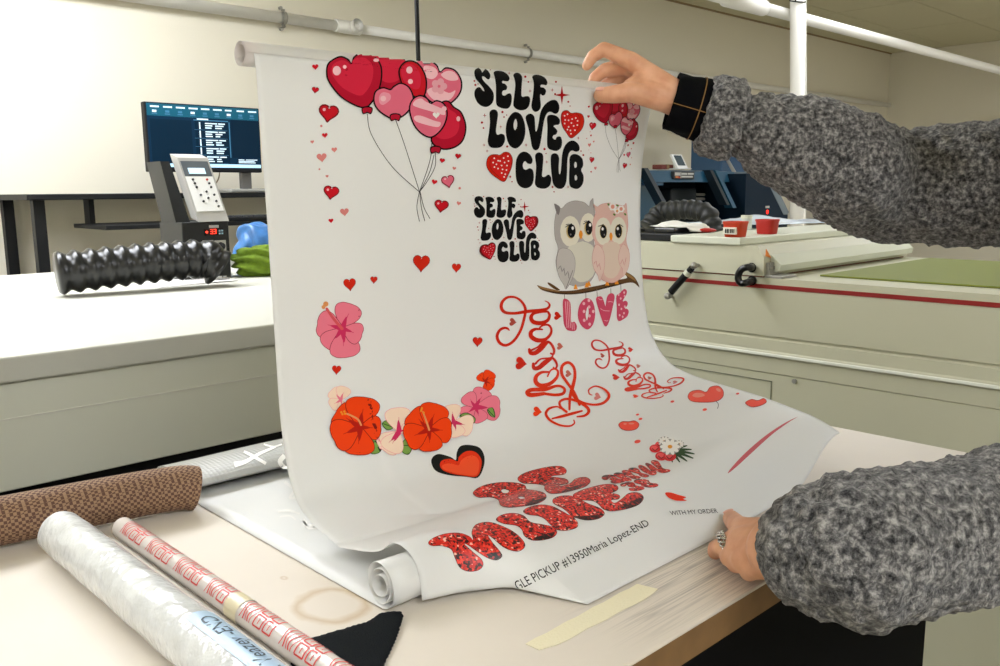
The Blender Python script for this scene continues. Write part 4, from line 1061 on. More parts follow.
def slc(M, glitter):
    P = Print('lettering_print')
    for T, glyphs in WORDS:
        P.T = chain(T, M)
        for g in glyphs: P.poly(g, BLK, 4)
    P.done()
    P = Print('heart_print'); P.T = chain(Z2, M)
    for back, front, dots in HRT:
        P.poly([P.grow(back, 3)], BLK); P.poly([back], SCAR if not glitter else DRED); P.poly([P.grow(front, 1.5)], BLK); P.poly([front], RED if glitter else ink('cookie_red', (206, 26, 22)))
        for x, y in dots: P.disc((x, y), 5.2 if not glitter else 4, 5.2 if not glitter else 4, PALE if glitter else WHT)
        if glitter:
            for x, y in dots: P.disc((x+9, y+7), 4, 3, DRED)
    P.done()
    P = Print('star_print'); P.T = M
    for x, y, r in STARS: P.star((x, y), r, ink('star_red', (168, 18, 22)))
    for x, y, r in DOTS: P.disc((x, y), r, r, ink('star_red', (168, 18, 22)), 0, 8)
    P.done()
slc(lambda p: p, False)
SM = fitT([(478.6, 68.3), (474.1, 96), (535.4, 111.8), (489.8, 146.8), (556.5, 150.8), (525, 188.3), (582.5, 183.5), (573.8, 140.8), (553.5, 100), (547, 82)],
          [(478, 196.7), (472.4, 212.3), (509.4, 217), (481.3, 240.5), (522.7, 238), (503.7, 262.7), (538.9, 257), (532.2, 233.6), (520.8, 210.8), (514.7, 200)], 2)
slc(SM, True)

# ------------------------------------------------------------------ two owls on a branch with hanging LOVE letters
P = Print('owl_print'); P.T = zoomT(535, 190, 6.345)
GRY = ink('owl_grey', (176, 170, 166)); GRL = ink('owl_grey_line', (120, 114, 114)); CRE = ink('owl_cream', (226, 220, 202)); PKB = ink('owl_pink', (222, 182, 170)); PKL = ink('owl_pink_line', (206, 134, 132)); PKW = ink('owl_pink_wing', (226, 196, 184)); GRW = ink('owl_grey_wing', (192, 186, 180)); ORG = ink('owl_orange', (236, 148, 40)); LEAF = ink('leaf_green', (96, 130, 58))
BRN = ink('branch_brown', (94, 64, 34)); BRD = ink('branch_dark', (58, 38, 22)); BRL = ink('branch_light', (150, 112, 66))
gb = [(122, 88), (150, 103), (168, 118), (205, 84), (255, 69), (310, 80), (342, 104), (350, 75), (366, 54), (368, 85), (374, 130), (380, 220), (372, 330), (390, 430), (382, 520), (340, 588), (280, 610), (220, 600), (170, 570), (143, 520), (132, 450), (146, 370), (128, 310), (122, 235), (128, 170), (136, 130)]
P.outlined(gb, GRY, GRL, 2)
P.poly([[(122, 88), (150, 104), (157, 124), (148, 158), (134, 140)]], GRL); 
P.disc((222, 262), 64, 98, CRE); P.disc((336, 238), 52, 92, CRE); P.disc((300, 455), 92, 130, ink('owl_belly', (214, 210, 194)))
P.poly([[(200, 380), (290, 340), (360, 350), (384, 430), (370, 520), (320, 580), (250, 560)]], ink('owl_belly', (214, 210, 194)))
P.outlined([(150, 385), (185, 370), (228, 390), (252, 450), (242, 540), (196, 628), (180, 598), (150, 545), (136, 470)], GRW, GRL, 2)
P.stroke([(148, 500, 2), (160, 480, 2), (170, 520, 2), (182, 495, 2), (190, 545, 2), (206, 515, 2), (214, 560, 2)], GRL, n=2); P.stroke([(196, 622, 2), (216, 570, 2), (238, 510, 2)], GRL)
for (x, y, rx, ry) in ((230, 260, 26, 44), (340, 240, 22, 44)):
    P.disc((x-4, y+2), rx+4, ry+3, ink('eye_rim', (196, 170, 110))); P.disc((x, y), rx, ry, BLK); P.disc((x+7, y-18), 8, 11, WHT); P.disc((x-6, y+22), 5, 6, GRL)
    P.stroke([(x-rx-14, y-24, 2), (x-rx+2, y-34, 2.6), (x, y-46, 2.6)], BLK); P.stroke([(x-rx-10, y-40, 1.6), (x-rx+8, y-44, 2)], BLK)
P.poly([[(290, 256), (300, 280), (290, 312), (276, 290), (280, 264)]], ORG)
pb = [(368, 90), (392, 108), (410, 96), (440, 86), (480, 84), (530, 96), (560, 100), (574, 84), (580, 140), (586, 230), (574, 320), (594, 400), (585, 490), (560, 540), (500, 586), (440, 578), (400, 545), (366, 470), (364, 400), (380, 340), (362, 280), (368, 190), (384, 140)]
P.outlined(pb, PKB, PKL, 2)
P.disc((430, 262), 52, 88, CRE); P.disc((526, 258), 52, 88, CRE); P.poly([[(430, 350), (480, 330), (530, 345), (548, 430), (530, 520), (490, 560), (440, 540), (424, 440)]], ink('owl_belly_pink', (222, 200, 182)))
P.outlined([(376, 360), (400, 350), (428, 385), (438, 450), (430, 520), (406, 578), (396, 540), (372, 500), (360, 430)], PKW, PKL, 2)
P.outlined([(560, 345), (588, 380), (596, 430), (585, 500), (556, 548), (552, 500), (534, 470), (528, 420), (540, 370)], PKW, PKL, 2)
P.stroke([(370, 470, 1.6), (384, 450, 1.6), (392, 490, 1.6), (404, 465, 1.6), (412, 505, 1.6)], PKL, n=2); P.stroke([(540, 470, 1.6), (552, 440, 1.6), (562, 480, 1.6), (574, 430, 1.6)], PKL, n=2)
for (x, y, rx, ry) in ((430, 264, 21, 42), (526, 262, 21, 42)):
    P.disc((x, y), rx+3, ry+3, ink('eye_rim', (196, 170, 110))); P.disc((x, y), rx, ry, BLK); P.disc((x-5, y-17), 7, 10, WHT); P.disc((x+6, y+20), 4, 6, GRL)
P.stroke([(396, 230, 2), (412, 226, 2.4), (430, 218, 2.6)], BLK); P.stroke([(530, 218, 2.6), (546, 226, 2.4), (554, 234, 2)], BLK)
P.poly([[(480, 270), (488, 295), (478, 322), (468, 296), (472, 274)]], ORG)
for (x, y, r) in ((488, 106, 25), (541, 120, 22), (515, 134, 17)):
    for k in range(6): P.disc((x+r*.6*math.cos(k*1.05), y+r*.6*math.sin(k*1.05)), r*.45, r*.45, WHT)
    P.disc((x, y), r*.48, r*.55, ink('petal_peach', (226, 150, 130)))
P.disc((516, 130), 5, 6, ink('petal_yellow', (232, 180, 80)))
for (x, y, a) in ((460, 92, 1.0), (517, 98, .3), (497, 156, .6), (566, 154, .8)): P.disc((x, y), 9, 6, LEAF, a)
P.done()
P = Print('branch_print'); P.T = zoomT(535, 190, 6.345)
P.poly([[(12, 605), (40, 612), (100, 632), (170, 640), (250, 636), (340, 618), (440, 598), (520, 572), (582, 558), (566, 530), (578, 520), (632, 556), (662, 618), (626, 590), (580, 590), (520, 606), (440, 624), (340, 648), (230, 662), (130, 657), (45, 636)]], BRN)
P.poly([[(78, 588), (98, 592), (156, 632), (132, 634), (90, 606)]], BRN)
P.poly([[(60, 640), (140, 652), (240, 654), (340, 640), (440, 616), (540, 592), (540, 600), (440, 626), (340, 650), (230, 663), (130, 658)]], BRD); P.poly([[(14, 607), (60, 618), (150, 640), (140, 646), (50, 628)]], BRL); P.poly([[(580, 524), (628, 558), (640, 580), (610, 562), (572, 536)]], BRL)
for (x, y) in ((256, 616), (326, 604), (340, 596), (456, 592), (516, 584)):
    for dx in (-9, 0, 9): P.stroke([(x, y-12, 5), (x+dx, y+12, 3.5)], ORG, n=2)
P.done()
P = Print('lettering_print'); P.T = zoomT(555, 280, 11.11)
STG = ink('thread', (120, 112, 96))
for a, c in (((105, 155), (105, 216)), ((340, 132), (341, 212)), ((462, 100), (468, 192)), ((617, 96), (619, 158)), ((728, 48), (731, 128))): P.stroke([(*a, 3), (*c, 3)], STG, n=4)
LO = [[[(92, 225), (118, 214), (160, 250), (168, 330), (172, 466), (210, 468), (235, 510), (225, 556), (180, 563), (130, 545), (100, 480), (92, 350)]],
      [[(256, 380), (275, 280), (320, 220), (360, 208), (405, 235), (432, 310), (436, 410), (410, 500), (360, 545), (310, 520), (270, 460)], [(333, 385), (348, 312), (366, 298), (376, 350), (366, 420), (347, 452)]],
      [[(457, 212), (490, 187), (520, 200), (550, 288), (564, 285), (580, 190), (610, 155), (640, 157), (654, 190), (640, 270), (605, 420), (575, 500), (555, 510), (530, 460), (490, 340)]],
      [[(683, 182), (720, 150), (765, 106), (789, 120), (785, 160), (760, 200), (745, 240), (780, 235), (800, 255), (790, 290), (765, 315), (795, 325), (811, 350), (795, 400), (750, 435), (710, 453), (690, 420), (688, 310)]]]
for i, g in enumerate(LO):
    P.poly([P.grow(g[0], 5)] + ([P.grow(g[1], -4)] if len(g) > 1 else []), MAG); P.poly(g, ROSE)
for x in (112, 132, 152): P.stroke([(x, 240, 3), (x+8, 380, 3), (x+18, 530, 3)], PALE, n=4)
for x in (185, 206): P.stroke([(x, 480, 3), (x+4, 550, 3)], PALE, n=4)
for x, y in ((316, 262), (372, 228), (318, 350), (378, 400), (320, 448), (380, 492), (374, 300), (420, 350)): P.disc((x, y), 15, 18, PALE)
for pts in ([(478, 205), (500, 220), (520, 215)], [(500, 318), (540, 340), (600, 345)], [(584, 245), (610, 240), (636, 248)], [(545, 450), (570, 456), (585, 450)]): P.stroke([(x, y, 3) for x, y in pts], PALE, n=4)
for x, y in ((724, 206), (706, 276), (732, 322), (712, 392), (760, 370), (762, 140), (768, 180), (770, 296), (700, 165), (745, 410)): P.disc((x, y), 10, 13, PALE)
P.done()

# ------------------------------------------------------------------ two copies of the red script word with hearts
ZB, ZB2 = zoomT(496, 285, 4.591), zoomT(490, 280, 4.16)
def blessed(M):
    P = Print('lettering_print'); P.T = chain(ZB, M)
    S = lambda pts, m: P.stroke([(x, y, w*1.28) for x, y, w in pts], m, n=7)
    S([(60, 208, 2), (52, 200, 4), (38, 197, 4.5), (17, 207, 5), (4, 235, 5.5), (16, 265, 5.5), (45, 277, 5), (80, 257, 5), (110, 212, 5), (127, 160, 5), (134, 112, 5), (118, 78, 4.5), (88, 57, 4), (52, 57, 4.5), (28, 78, 5.5), (24, 106, 6), (42, 126, 5.5), (85, 130, 5), (140, 122, 6), (200, 116, 5.5), (233, 109, 5), (245, 94, 4), (238, 80, 2.5), (224, 73, 1.5)], SCAR)
    S([(236, 122, 4), (205, 124, 4), (170, 132, 5.5), (160, 152, 7), (172, 170, 7.5), (205, 175, 7.5), (235, 163, 6), (245, 140, 5), (238, 124, 4)], SCAR)
    S([(212, 204, 3), (180, 203, 5), (160, 216, 7), (162, 238, 8), (190, 254, 8), (225, 250, 6), (248, 228, 5), (253, 203, 4), (240, 184, 4), (215, 185, 3.5), (200, 196, 3)], SCAR)
    S([(152, 296, 5), (158, 312, 7), (180, 312, 8), (205, 292, 9), (225, 270, 8), (240, 262, 5), (256, 276, 4.5), (266, 300, 4.5), (262, 318, 4), (250, 314, 3)], SCAR)
    S([(240, 262, 4), (215, 262, 3), (190, 285, 3), (160, 300, 4)], SCAR)
    S([(170, 362, 5), (174, 382, 7), (196, 380, 8), (222, 358, 9), (245, 342, 7), (258, 336, 4.5), (272, 350, 4.5), (279, 370, 4), (272, 384, 3.5), (262, 379, 2.5)], SCAR)
    S([(262, 318, 3), (250, 335, 3), (205, 340, 3), (180, 362, 4)], SCAR)
    S([(240, 400, 3.5), (208, 402, 5), (184, 420, 7), (182, 446, 8), (205, 463, 8), (245, 455, 7), (276, 428, 5.5), (284, 400, 4), (270, 386, 3.5), (250, 393, 3), (236, 420, 3)], ink('script_red', (216, 46, 2)))
    S([(220, 500, 6), (160, 506, 8), (143, 494, 8), (165, 482, 7), (225, 480, 7), (270, 466, 5), (296, 466, 4.5), (314, 480, 5), (306, 500, 5.5), (270, 506, 5), (222, 500, 5)], ink('script_red', (216, 46, 2)))
    P.T = chain(ZB2, M); BR = ink('script_red', (216, 46, 2))
    S([(372, 520, 4), (350, 470, 4.5), (318, 425, 4.5), (298, 392, 5), (300, 358, 5), (325, 344, 4.5), (348, 365, 4.5), (352, 405, 5), (342, 450, 6), (332, 490, 5), (330, 540, 3.5)], BR)
    S([(338, 466, 4), (352, 490, 4), (384, 510, 3.5), (430, 520, 3.5), (472, 512, 4.5), (495, 484, 4.5), (478, 458, 3.5), (440, 443, 2.6), (412, 456, 2.6), (412, 474, 2.2), (424, 480, 1.5)], BR)
    S([(348, 584, 2), (350, 598, 2.5), (330, 609, 3), (290, 605, 3.5), (250, 585, 4), (232, 558, 4.5), (246, 536, 4), (278, 528, 2.5), (292, 536, 2)], BR)
    S([(318, 550, 4), (294, 530, 4), (290, 508, 4), (318, 496, 4), (362, 505, 4.5), (402, 530, 5), (410, 550, 5), (392, 566, 4), (362, 570, 2.5)], BR)
    S([(258, 578, 2.5), (300, 568, 4.5), (345, 556, 4.5), (382, 546, 3)], BR)
    P.done()
    P = Print('heart_print'); P.T = chain(ZB, M)
    for x, y, r, c, ro in ((281, 142, 20, SCAR, 1.4), (75, 170, 19, ink('heart_brown', (172, 70, 58)), 1.35), (292, 282, 17, ink('heart_tan', (188, 96, 80)), 1.3), (112, 360, 31, SCAR, 1.4), (331, 408, 17, ink('heart_tan', (188, 96, 80)), 1.3), (188, 582, 24, ORED, 1.45)):
        P.heart((x, y), r*.95, c, None, -ro+.1 if False else -1.45, 1)
    P.T = chain(ZB2, M); P.heart((446, 486), 16, SALM, None, -1.3)
    P.done()
blessed(lambda p: p)
g1 = lambda z: ZB(z); g2 = lambda z: (580+z[0]/8.88, 330+z[1]/8.88)
blessed(fitT([ZB(p) for p in ((5, 240), (35, 278), (22, 90), (75, 55), (222, 75), (245, 150), (148, 300), (265, 310), (180, 445), (140, 500), (315, 485), (325, 357), (230, 585), (345, 640))] + [ZB2((495, 480)), ZB2((440, 443))],
             [g2(p) for p in ((118, 300), (185, 350), (115, 130), (170, 85), (335, 100), (388, 205), (335, 370), (485, 355), (435, 470), (420, 540), (632, 485), (590, 395), (565, 575), (690, 612), (912, 440), (840, 418))], 3))

# ------------------------------------------------------------------ flowers
FR = ink('hibiscus_red', (236, 64, 8)); FRD = ink('hibiscus_line', (120, 18, 6)); FRM = ink('hibiscus_deep', (176, 26, 8)); FP = ink('hibiscus_pink', (232, 120, 140)); FPD = ink('hibiscus_pink_line', (150, 40, 60)); FPM = ink('hibiscus_rose', (204, 44, 92)); FC = ink('orchid_cream', (242, 214, 190)); FCM = ink('orchid_pink', (236, 150, 156)); STA = ink('stamen', (226, 150, 90)); LF = ink('wreath_leaf', (122, 158, 74)); LFD = ink('leaf_line', (36, 60, 40))
def flower(P, c, r, angs, fill, line, deep, w=.62, lens=None, sq=1.0):
    for i, a in enumerate(angs):
        L = r*(lens[i] if lens else 1); d = (math.cos(a), math.sin(a)); n_ = (-d[1], d[0]); lp = []
        for t, s in ((.02, .06), (.25, .34), (.55, .62), (.82, .66), (.98, .42), (1.02, .10)):
            lp.append((t, s))
        out = [(c[0]+L*(d[0]*t+n_[0]*s*w), c[1]+sq*L*(d[1]*t+n_[1]*s*w)) for t, s in lp] + [(c[0]+L*(d[0]*(t-.03 if k == 0 else t)-n_[0]*s*w), c[1]+sq*L*(d[1]*t-n_[1]*s*w)) for k, (t, s) in enumerate(lp[::-1])]
        P.outlined(out, fill, line, r*.022)
    for i, a in enumerate(angs):
        L = r*(lens[i] if lens else 1); d = (math.cos(a), math.sin(a)); n_ = (-d[1], d[0])
        P.poly([[(c[0]+L*(d[0]*t+n_[0]*s), c[1]+sq*L*(d[1]*t+n_[1]*s)) for t, s in ((0, .10), (.3, .07), (.5, 0), (.3, -.07), (0, -.10))]], deep)
        P.stroke([(c[0]+L*.15*d[0], c[1]+sq*L*.15*d[1], r*.018), (c[0]+L*.62*d[0]+n_[0]*4, c[1]+sq*L*.62*d[1], r*.008)], deep, n=3)
def leafp(P, pts): P.outlined(pts, LF, LFD, 4); P.stroke([(*pts[0], 2), (*pts[len(pts)//2], 2)], LFD, n=3)
P = Print('flower_print'); P.T = zoomT(300, 240, 3.029)
flower(P, (128, 268), 78, [-1.25, -2.9+.55*0, 2.55-.35, 1.75-.3, .35], FP, FPD, FPM, .78, [.98, .98, .95, 1.1, .78])
P.stroke([(126, 268, 5), (100, 238, 4), (80, 208, 4)], ink('stamen_rose', (214, 84, 90)), n=6); P.disc((77, 194), 8, 8, STA); P.disc((70, 203), 6, 6, STA)
P.done()
P = Print('flower_print'); P.T = zoomT(320, 380, 5.263)
flower(P, (868, 10), 62, [-2.2, -1.0, .2, 1.2], FR, FRD, FRM, .8, [.8, 1, .8, .8])
flower(P, (108, 105), 78, [-2.3, -1.3, 2.6, 1.4], FC, FCM, FP, .8, [.9, .9, .8, .6])
flower(P, (815, 145), 92, [-1.05, .05, 1.15, 2.5, -2.2], FP, FPD, FPM, .75, [1.15, 1.4, .9, .9, .9])
for lp in ([(735, 190), (770, 178), (812, 205), (805, 228), (770, 225), (745, 210)], [(880, 160), (905, 152), (916, 198), (895, 188)], [(262, 330), (290, 300), (322, 322), (312, 378), (266, 386)], [(428, 345), (452, 310), (480, 350), (462, 392), (430, 378)], [(325, 230), (360, 214), (380, 250), (350, 262)]): leafp(P, lp)
flower(P, (700, 225), 92, [-1.75, .25, 1.0+.25, 2.6], FC, FCM, FPM, .8, [.98, 1.1, .85, .7])
flower(P, (412, 275), 118, [-1.65, 2.3, 1.75+.3, -.35], FC, FCM, FPM, .8, [1.05, 1.05, .95, .5])
flower(P, (205, 250), 150, [-2.55, -1.45, .05, 1.62, 2.75], FR, FRD, FRM, .84, [.98, 1.04, .72, .95, 1.0])
P.stroke([(210, 238, 5), (190, 205, 5), (136, 178, 5)], STA, n=6)
for q in ((122, 166), (106, 170), (112, 180), (126, 178)): P.disc(q, 6, 6, ORG)
flower(P, (566, 266), 132, [-2.5+.15, -1.28, -.15+.2, 1.45, 2.75], FR, FRD, FRM, .82, [.98, 1.05, .9, .85, .98])
P.stroke([(568, 268, 5), (552, 220, 5), (534, 172, 4)], STA, n=6)
for q in ((528, 152), (524, 166), (538, 176), (526, 160)): P.disc(q, 6, 6, ORG)
P.done()
P = Print('heart_print'); P.T = zoomT(300, 240, 3.029)
for x, y, r in ((367, 68, 26), (150, 133, 19), (223, 120, 11), (473, 83, 14), (537, 307, 15), (110, 392, 14)): P.heart((x, y), r*.94, ink('heart_scarlet', (206, 38, 16)), DRED, .05 if x != 150 else -.1, 1.12, .07)
P.done()

# ------------------------------------------------------------------ BE MINE glitter lettering
gl = bpy.data.materials.new('ink_glitter'); gl.use_nodes = True; nt = gl.node_tree; bs = nt.nodes['Principled BSDF']; bs.inputs['Roughness'].default_value = .4
geo = nt.nodes.new('ShaderNodeNewGeometry'); vo = nt.nodes.new('ShaderNodeTexVoronoi'); vo.inputs['Scale'].default_value = 520; nt.links.new(geo.outputs['Position'], vo.inputs['Vector'])
sp_ = nt.nodes.new('ShaderNodeSeparateColor'); nt.links.new(vo.outputs['Color'], sp_.inputs[0])
rp = nt.nodes.new('ShaderNodeValToRGB'); rp.color_ramp.interpolation = 'CONSTANT'; E = rp.color_ramp.elements
E[0].position = 0; E[0].color = (*lin((52, 4, 6)), 1); E[1].position = .22; E[1].color = (*lin((150, 14, 12)), 1)
for p_, c in ((.40, (206, 30, 20)), (.72, (232, 62, 44)), (.95, (246, 190, 176))): e = E.new(p_); e.color = (*lin(c), 1)
nt.links.new(sp_.outputs[0], rp.inputs['Fac']); nt.links.new(rp.outputs['Color'], bs.inputs['Base Color'])
gd = bpy.data.materials.new('ink_glitter_dark'); gd.use_nodes = True; nt = gd.node_tree; bs = nt.nodes['Principled BSDF']; bs.inputs['Roughness'].default_value = .4
geo = nt.nodes.new('ShaderNodeNewGeometry'); vo = nt.nodes.new('ShaderNodeTexVoronoi'); vo.inputs['Scale'].default_value = 520; nt.links.new(geo.outputs['Position'], vo.inputs['Vector'])
sp_ = nt.nodes.new('ShaderNodeSeparateColor'); nt.links.new(vo.outputs['Color'], sp_.inputs[0])
rp = nt.nodes.new('ShaderNodeValToRGB'); rp.color_ramp.interpolation = 'CONSTANT'; E = rp.color_ramp.elements
E[0].position = 0; E[0].color = (*lin((20, 8, 8)), 1); E[1].position = .62; E[1].color = (*lin((86, 8, 8)), 1); e = E.new(.86); e.color = (*lin((176, 26, 20)), 1)
nt.links.new(sp_.outputs[0], rp.inputs['Fac']); nt.links.new(rp.outputs['Color'], bs.inputs['Base Color'])
ZM = zoomT(420, 460, 4.1667)
BM_ = [
 [[(222, 140), (240, 120), (280, 104), (340, 95), (400, 97), (436, 108), (446, 124), (480, 129), (517, 140), (524, 160), (490, 181), (430, 193), (370, 198), (338, 190), (325, 165), (290, 155), (245, 156)], [(336, 128), (350, 121), (372, 128), (365, 140), (346, 140)], [(408, 156), (426, 152), (440, 161), (420, 166)]],
 [[(408, 80), (425, 62), (470, 45), (540, 30), (590, 29), (609, 45), (600, 60), (560, 65), (545, 72), (570, 75), (610, 82), (616, 98), (580, 105), (592, 111), (625, 100), (650, 80), (690, 74), (709, 88), (690, 110), (640, 126), (580, 139), (540, 139), (520, 122), (518, 107), (480, 100), (430, 97)]],
 [[(36, 345), (60, 325), (110, 309), (165, 307), (205, 321), (222, 335), (217, 300), (235, 271), (280, 261), (325, 271), (385, 299), (425, 334), (436, 360), (415, 379), (385, 378), (345, 361), (305, 327), (282, 315), (300, 345), (326, 375), (341, 400), (320, 416), (285, 409), (240, 382), (200, 354), (184, 353), (220, 385), (255, 415), (261, 440), (240, 459), (200, 463), (165, 446), (145, 405), (130, 372), (90, 358), (48, 357)]],
 [[(318, 250), (340, 232), (385, 224), (430, 234), (460, 261), (510, 271), (550, 281), (569, 300), (555, 321), (510, 334), (465, 334), (435, 316), (425, 291), (400, 273), (350, 266)]],
 [[(431, 215), (455, 199), (505, 189), (552, 196), (590, 215), (625, 232), (600, 205), (558, 182), (556, 165), (580, 154), (620, 151), (655, 161), (700, 184), (750, 204), (767, 225), (745, 244), (700, 251), (664, 246), (640, 238), (655, 262), (652, 281), (610, 294), (570, 291), (545, 271), (520, 246), (490, 233), (450, 228)]],
 [[(638, 150), (660, 134), (710, 117), (770, 104), (815, 107), (824, 122), (800, 136), (765, 141), (800, 141), (830, 150), (826, 163), (795, 168), (812, 182), (840, 165), (870, 141), (910, 139), (930, 158), (910, 186), (860, 204), (800, 213), (765, 206), (745, 186), (720, 171), (668, 166)]]]
DK = [[(450, 178), (524, 158), (500, 180), (440, 192)], [(620, 118), (690, 100), (640, 127), (585, 139)], [(280, 392), (330, 385), (341, 402), (320, 416), (290, 409)], [(500, 318), (560, 302), (545, 326), (500, 335), (470, 333)], [(640, 240), (700, 235), (764, 226), (740, 245), (690, 251)], [(830, 195), (920, 160), (912, 186), (860, 204)]]
def bemine(M, out):
    P = Print('lettering_print'); P.T = chain(ZM, M)
    for g in BM_: P.poly([P.grow(g[0], 1.8)]+[P.grow(h_, -2) for h_ in g[1:]], ink('glitter_outline', (62, 6, 8)))
    for g in BM_: P.poly(g, gl)
    for g in DK: P.poly([g], gd)
    P.done()
bemine(lambda p: p, True)
bemine(fitT([(429.1, 542.8), (642.7, 497.9), (609.6, 485.2), (468, 570.9), (589.9, 481.1), (474, 493.6)], [(669.4, 468.6), (601.2, 478.2), (612.8, 482.2), (656.3, 462.2), (622, 486.6), (657.8, 486.5)], 1), True)

# ------------------------------------------------------------------ hearts and bouquet on the flat part
P = Print('heart_print'); P.T = zoomT(340, 430, 4.44)
P.poly([[(405, 145), (412, 120), (440, 107), (490, 120), (514, 134), (518, 100), (535, 72), (575, 67), (620, 80), (641, 120), (636, 170), (611, 213), (560, 209), (480, 201), (425, 182)]], ink('heart_black', (26, 28, 26)))
P.poly([[(443, 155), (455, 135), (490, 129), (522, 140), (528, 120), (555, 97), (592, 95), (618, 115), (629, 150), (609, 206), (550, 204), (490, 193), (455, 178)]], ink('heart_orange', (222, 52, 22))); P.poly([[(452, 162), (466, 152), (494, 150), (526, 158), (536, 138), (560, 120), (590, 114), (610, 126), (618, 152), (606, 200), (550, 199), (492, 188), (462, 176)]], ink('heart_orange_light', (240, 84, 44)))
P.done()
P = Print('heart_print'); P.T = zoomT(520, 370, 3.448)
HG = ink('heart_gloss', (238, 82, 64)); HL_ = ink('heart_gloss_light', (236, 138, 122))
for lp in ([(580, 92), (590, 76), (618, 71), (642, 78), (656, 61), (684, 57), (700, 75), (696, 96), (670, 109), (620, 111), (590, 106)], [(778, 114), (798, 103), (820, 107), (840, 100), (849, 110), (830, 122), (798, 127)], [(341, 190), (352, 180), (375, 180), (395, 177), (409, 188), (401, 203), (375, 209), (352, 204)]):
    P.outlined(lp, HG, ink('heart_edge', (150, 30, 26)), 2)
P.poly([[(594, 90), (606, 80), (630, 82), (636, 90), (612, 96)]], HL_); P.disc((684, 70), 9, 5, HL_, .5); P.disc((384, 186), 10, 3, HL_, 0); P.disc((362, 187), 6, 3, HL_, 0)
for x, y, r in ((525, 110, 7), (405, 155, 6), (415, 170, 7), (405, 248, 11), (750, 83, 6), (637, 138, 8)): P.disc((x, y), r, r*.55, HG, -.2)
P.stroke([(676, 110, 1), (684, 120, 1), (681, 134, 1)], ink('string_grey', (60, 58, 58)), n=5)
P.poly([[(500, 426), (518, 424), (545, 432), (572, 440), (562, 446), (574, 452), (540, 452), (512, 442)]], ink('heart_orange', (222, 52, 22)))
P.done()
P = Print('brush_print'); P.T = zoomT(520, 370, 3.448)
P.poly([[(957, 162), (925, 182), (870, 222), (800, 285), (742, 338), (716, 357), (730, 336), (775, 288), (840, 232), (905, 188)]], ink('brush_rose', (196, 96, 104)))
P.done()
P = Print('flower_print'); P.T = zoomT(520, 370, 3.448)
GS = ink('stem_green', (48, 74, 44))
for k, (x, y) in enumerate([(575, 262), (590, 275), (600, 290), (596, 305), (575, 315), (550, 318), (525, 318)]): P.stroke([(520, 285, 5), ((x+520)/2, (y+285)/2-4, 5), (x, y, 2)], GS, n=5)
for (x, y, r) in ((466, 272, 20), (488, 298, 22), (516, 300, 22), (480, 258, 14)):
    P.disc((x, y), r, r*.72, ink('rose_red', (206, 44, 50))); P.disc((x-3, y-2), r*.6, r*.4, ink('rose_light', (232, 92, 92))); P.stroke([(x-r*.5, y, 1.5), (x, y+r*.35, 1.5), (x+r*.5, y-2, 1.5)], DRED, n=5)
for (x, y, r) in ((498, 248, 20), (548, 258, 16), (517, 268, 32)):
    P.disc((x, y), r*1.12, r*.86, ink('petal_line', (150, 146, 140)))
    for k in range(10): P.disc((x+r*.6*math.cos(k*.628), y+r*.45*math.sin(k*.628)), r*.50, r*.22, ink('petal_line', (120, 116, 110)) if k < 0 else WHT, math.atan2(.75*math.sin(k*.628), math.cos(k*.628)))
    P.disc((x, y), r*.26, r*.2, ink('daisy_gold', (224, 150, 40)))
P.done()

# ------------------------------------------------------------------ order lettering
def textquad(s, p0, p1, q0, q1, m=BLK):
    """lettering between baseline p0-p1 and cap line q0-q1 (left, right) on the film"""
    V, T, w = textmesh(s); P = Print('lettering_print'); h = .7
    pts = [(p0[0]*(1-u)*(1-v)+p1[0]*u*(1-v)+q0[0]*(1-u)*v+q1[0]*u*v, p0[1]*(1-u)*(1-v)+p1[1]*u*(1-v)+q0[1]*(1-u)*v+q1[1]*u*v) for u, v in ((x/w, y/h) for x, y in V)]
    P.tris(pts, T, m); P.done()
textquad('GLE PICKUP #13950Maria Lopez-END', (518.5, 590.5), (649.8, 525.2), (513.2, 582), (645.4, 519.4))
textquad('WITH MY ORDER', (671, 515.5), (718, 513), (669, 511.2), (716.4, 508.6), ink('grey_print', (52, 52, 54)))

# ------------------------------------------------------------------ backing film under the print, its roll end toward us
bk = film_m.copy(); bk.name = 'backing_film'
nt = bk.node_tree
b = bmesh.new(); BX0, BX1 = XL-.027, XL+.575
cy_, r_ = .5565, .0205
n1, nx = 40, 30; rows_ = []
prof2 = [(1.005, .0012), (.9, .0012), (.75, .0012), (.62, .0012)] 
for i in range(nx+1):
    f = i/nx; x = BX0+(BX1-BX0)*f; rr = r_-.012*f; row = []
    for (y, z) in prof2: row.append(b.verts.new((x, y, T_+z)))
    nt_ = 150; turns = 2.7
    for a in range(nt_):
        th = 2*PI*turns*a/nt_; r = rr*(1-.62*(a/nt_)**1.1) + .0006*math.sin(th*2.3+f*3)
        row.append(b.verts.new((x, cy_ - r*math.sin(th), T_+.0018+rr - r*math.cos(th))))
    rows_.append(row)
for p, q in zip(rows_, rows_[1:]):
    for a in range(len(p)-1): b.faces.new((p[a], p[a+1], q[a+1], q[a]))
o = obj('backing_film', b, bk, None, True); md = o.modifiers.new('thickness', 'SOLIDIFY'); md.thickness = .0006; md.offset = 1
tag(o, 'plain white backing film under the printed film, rolled up at its front end', 'film')
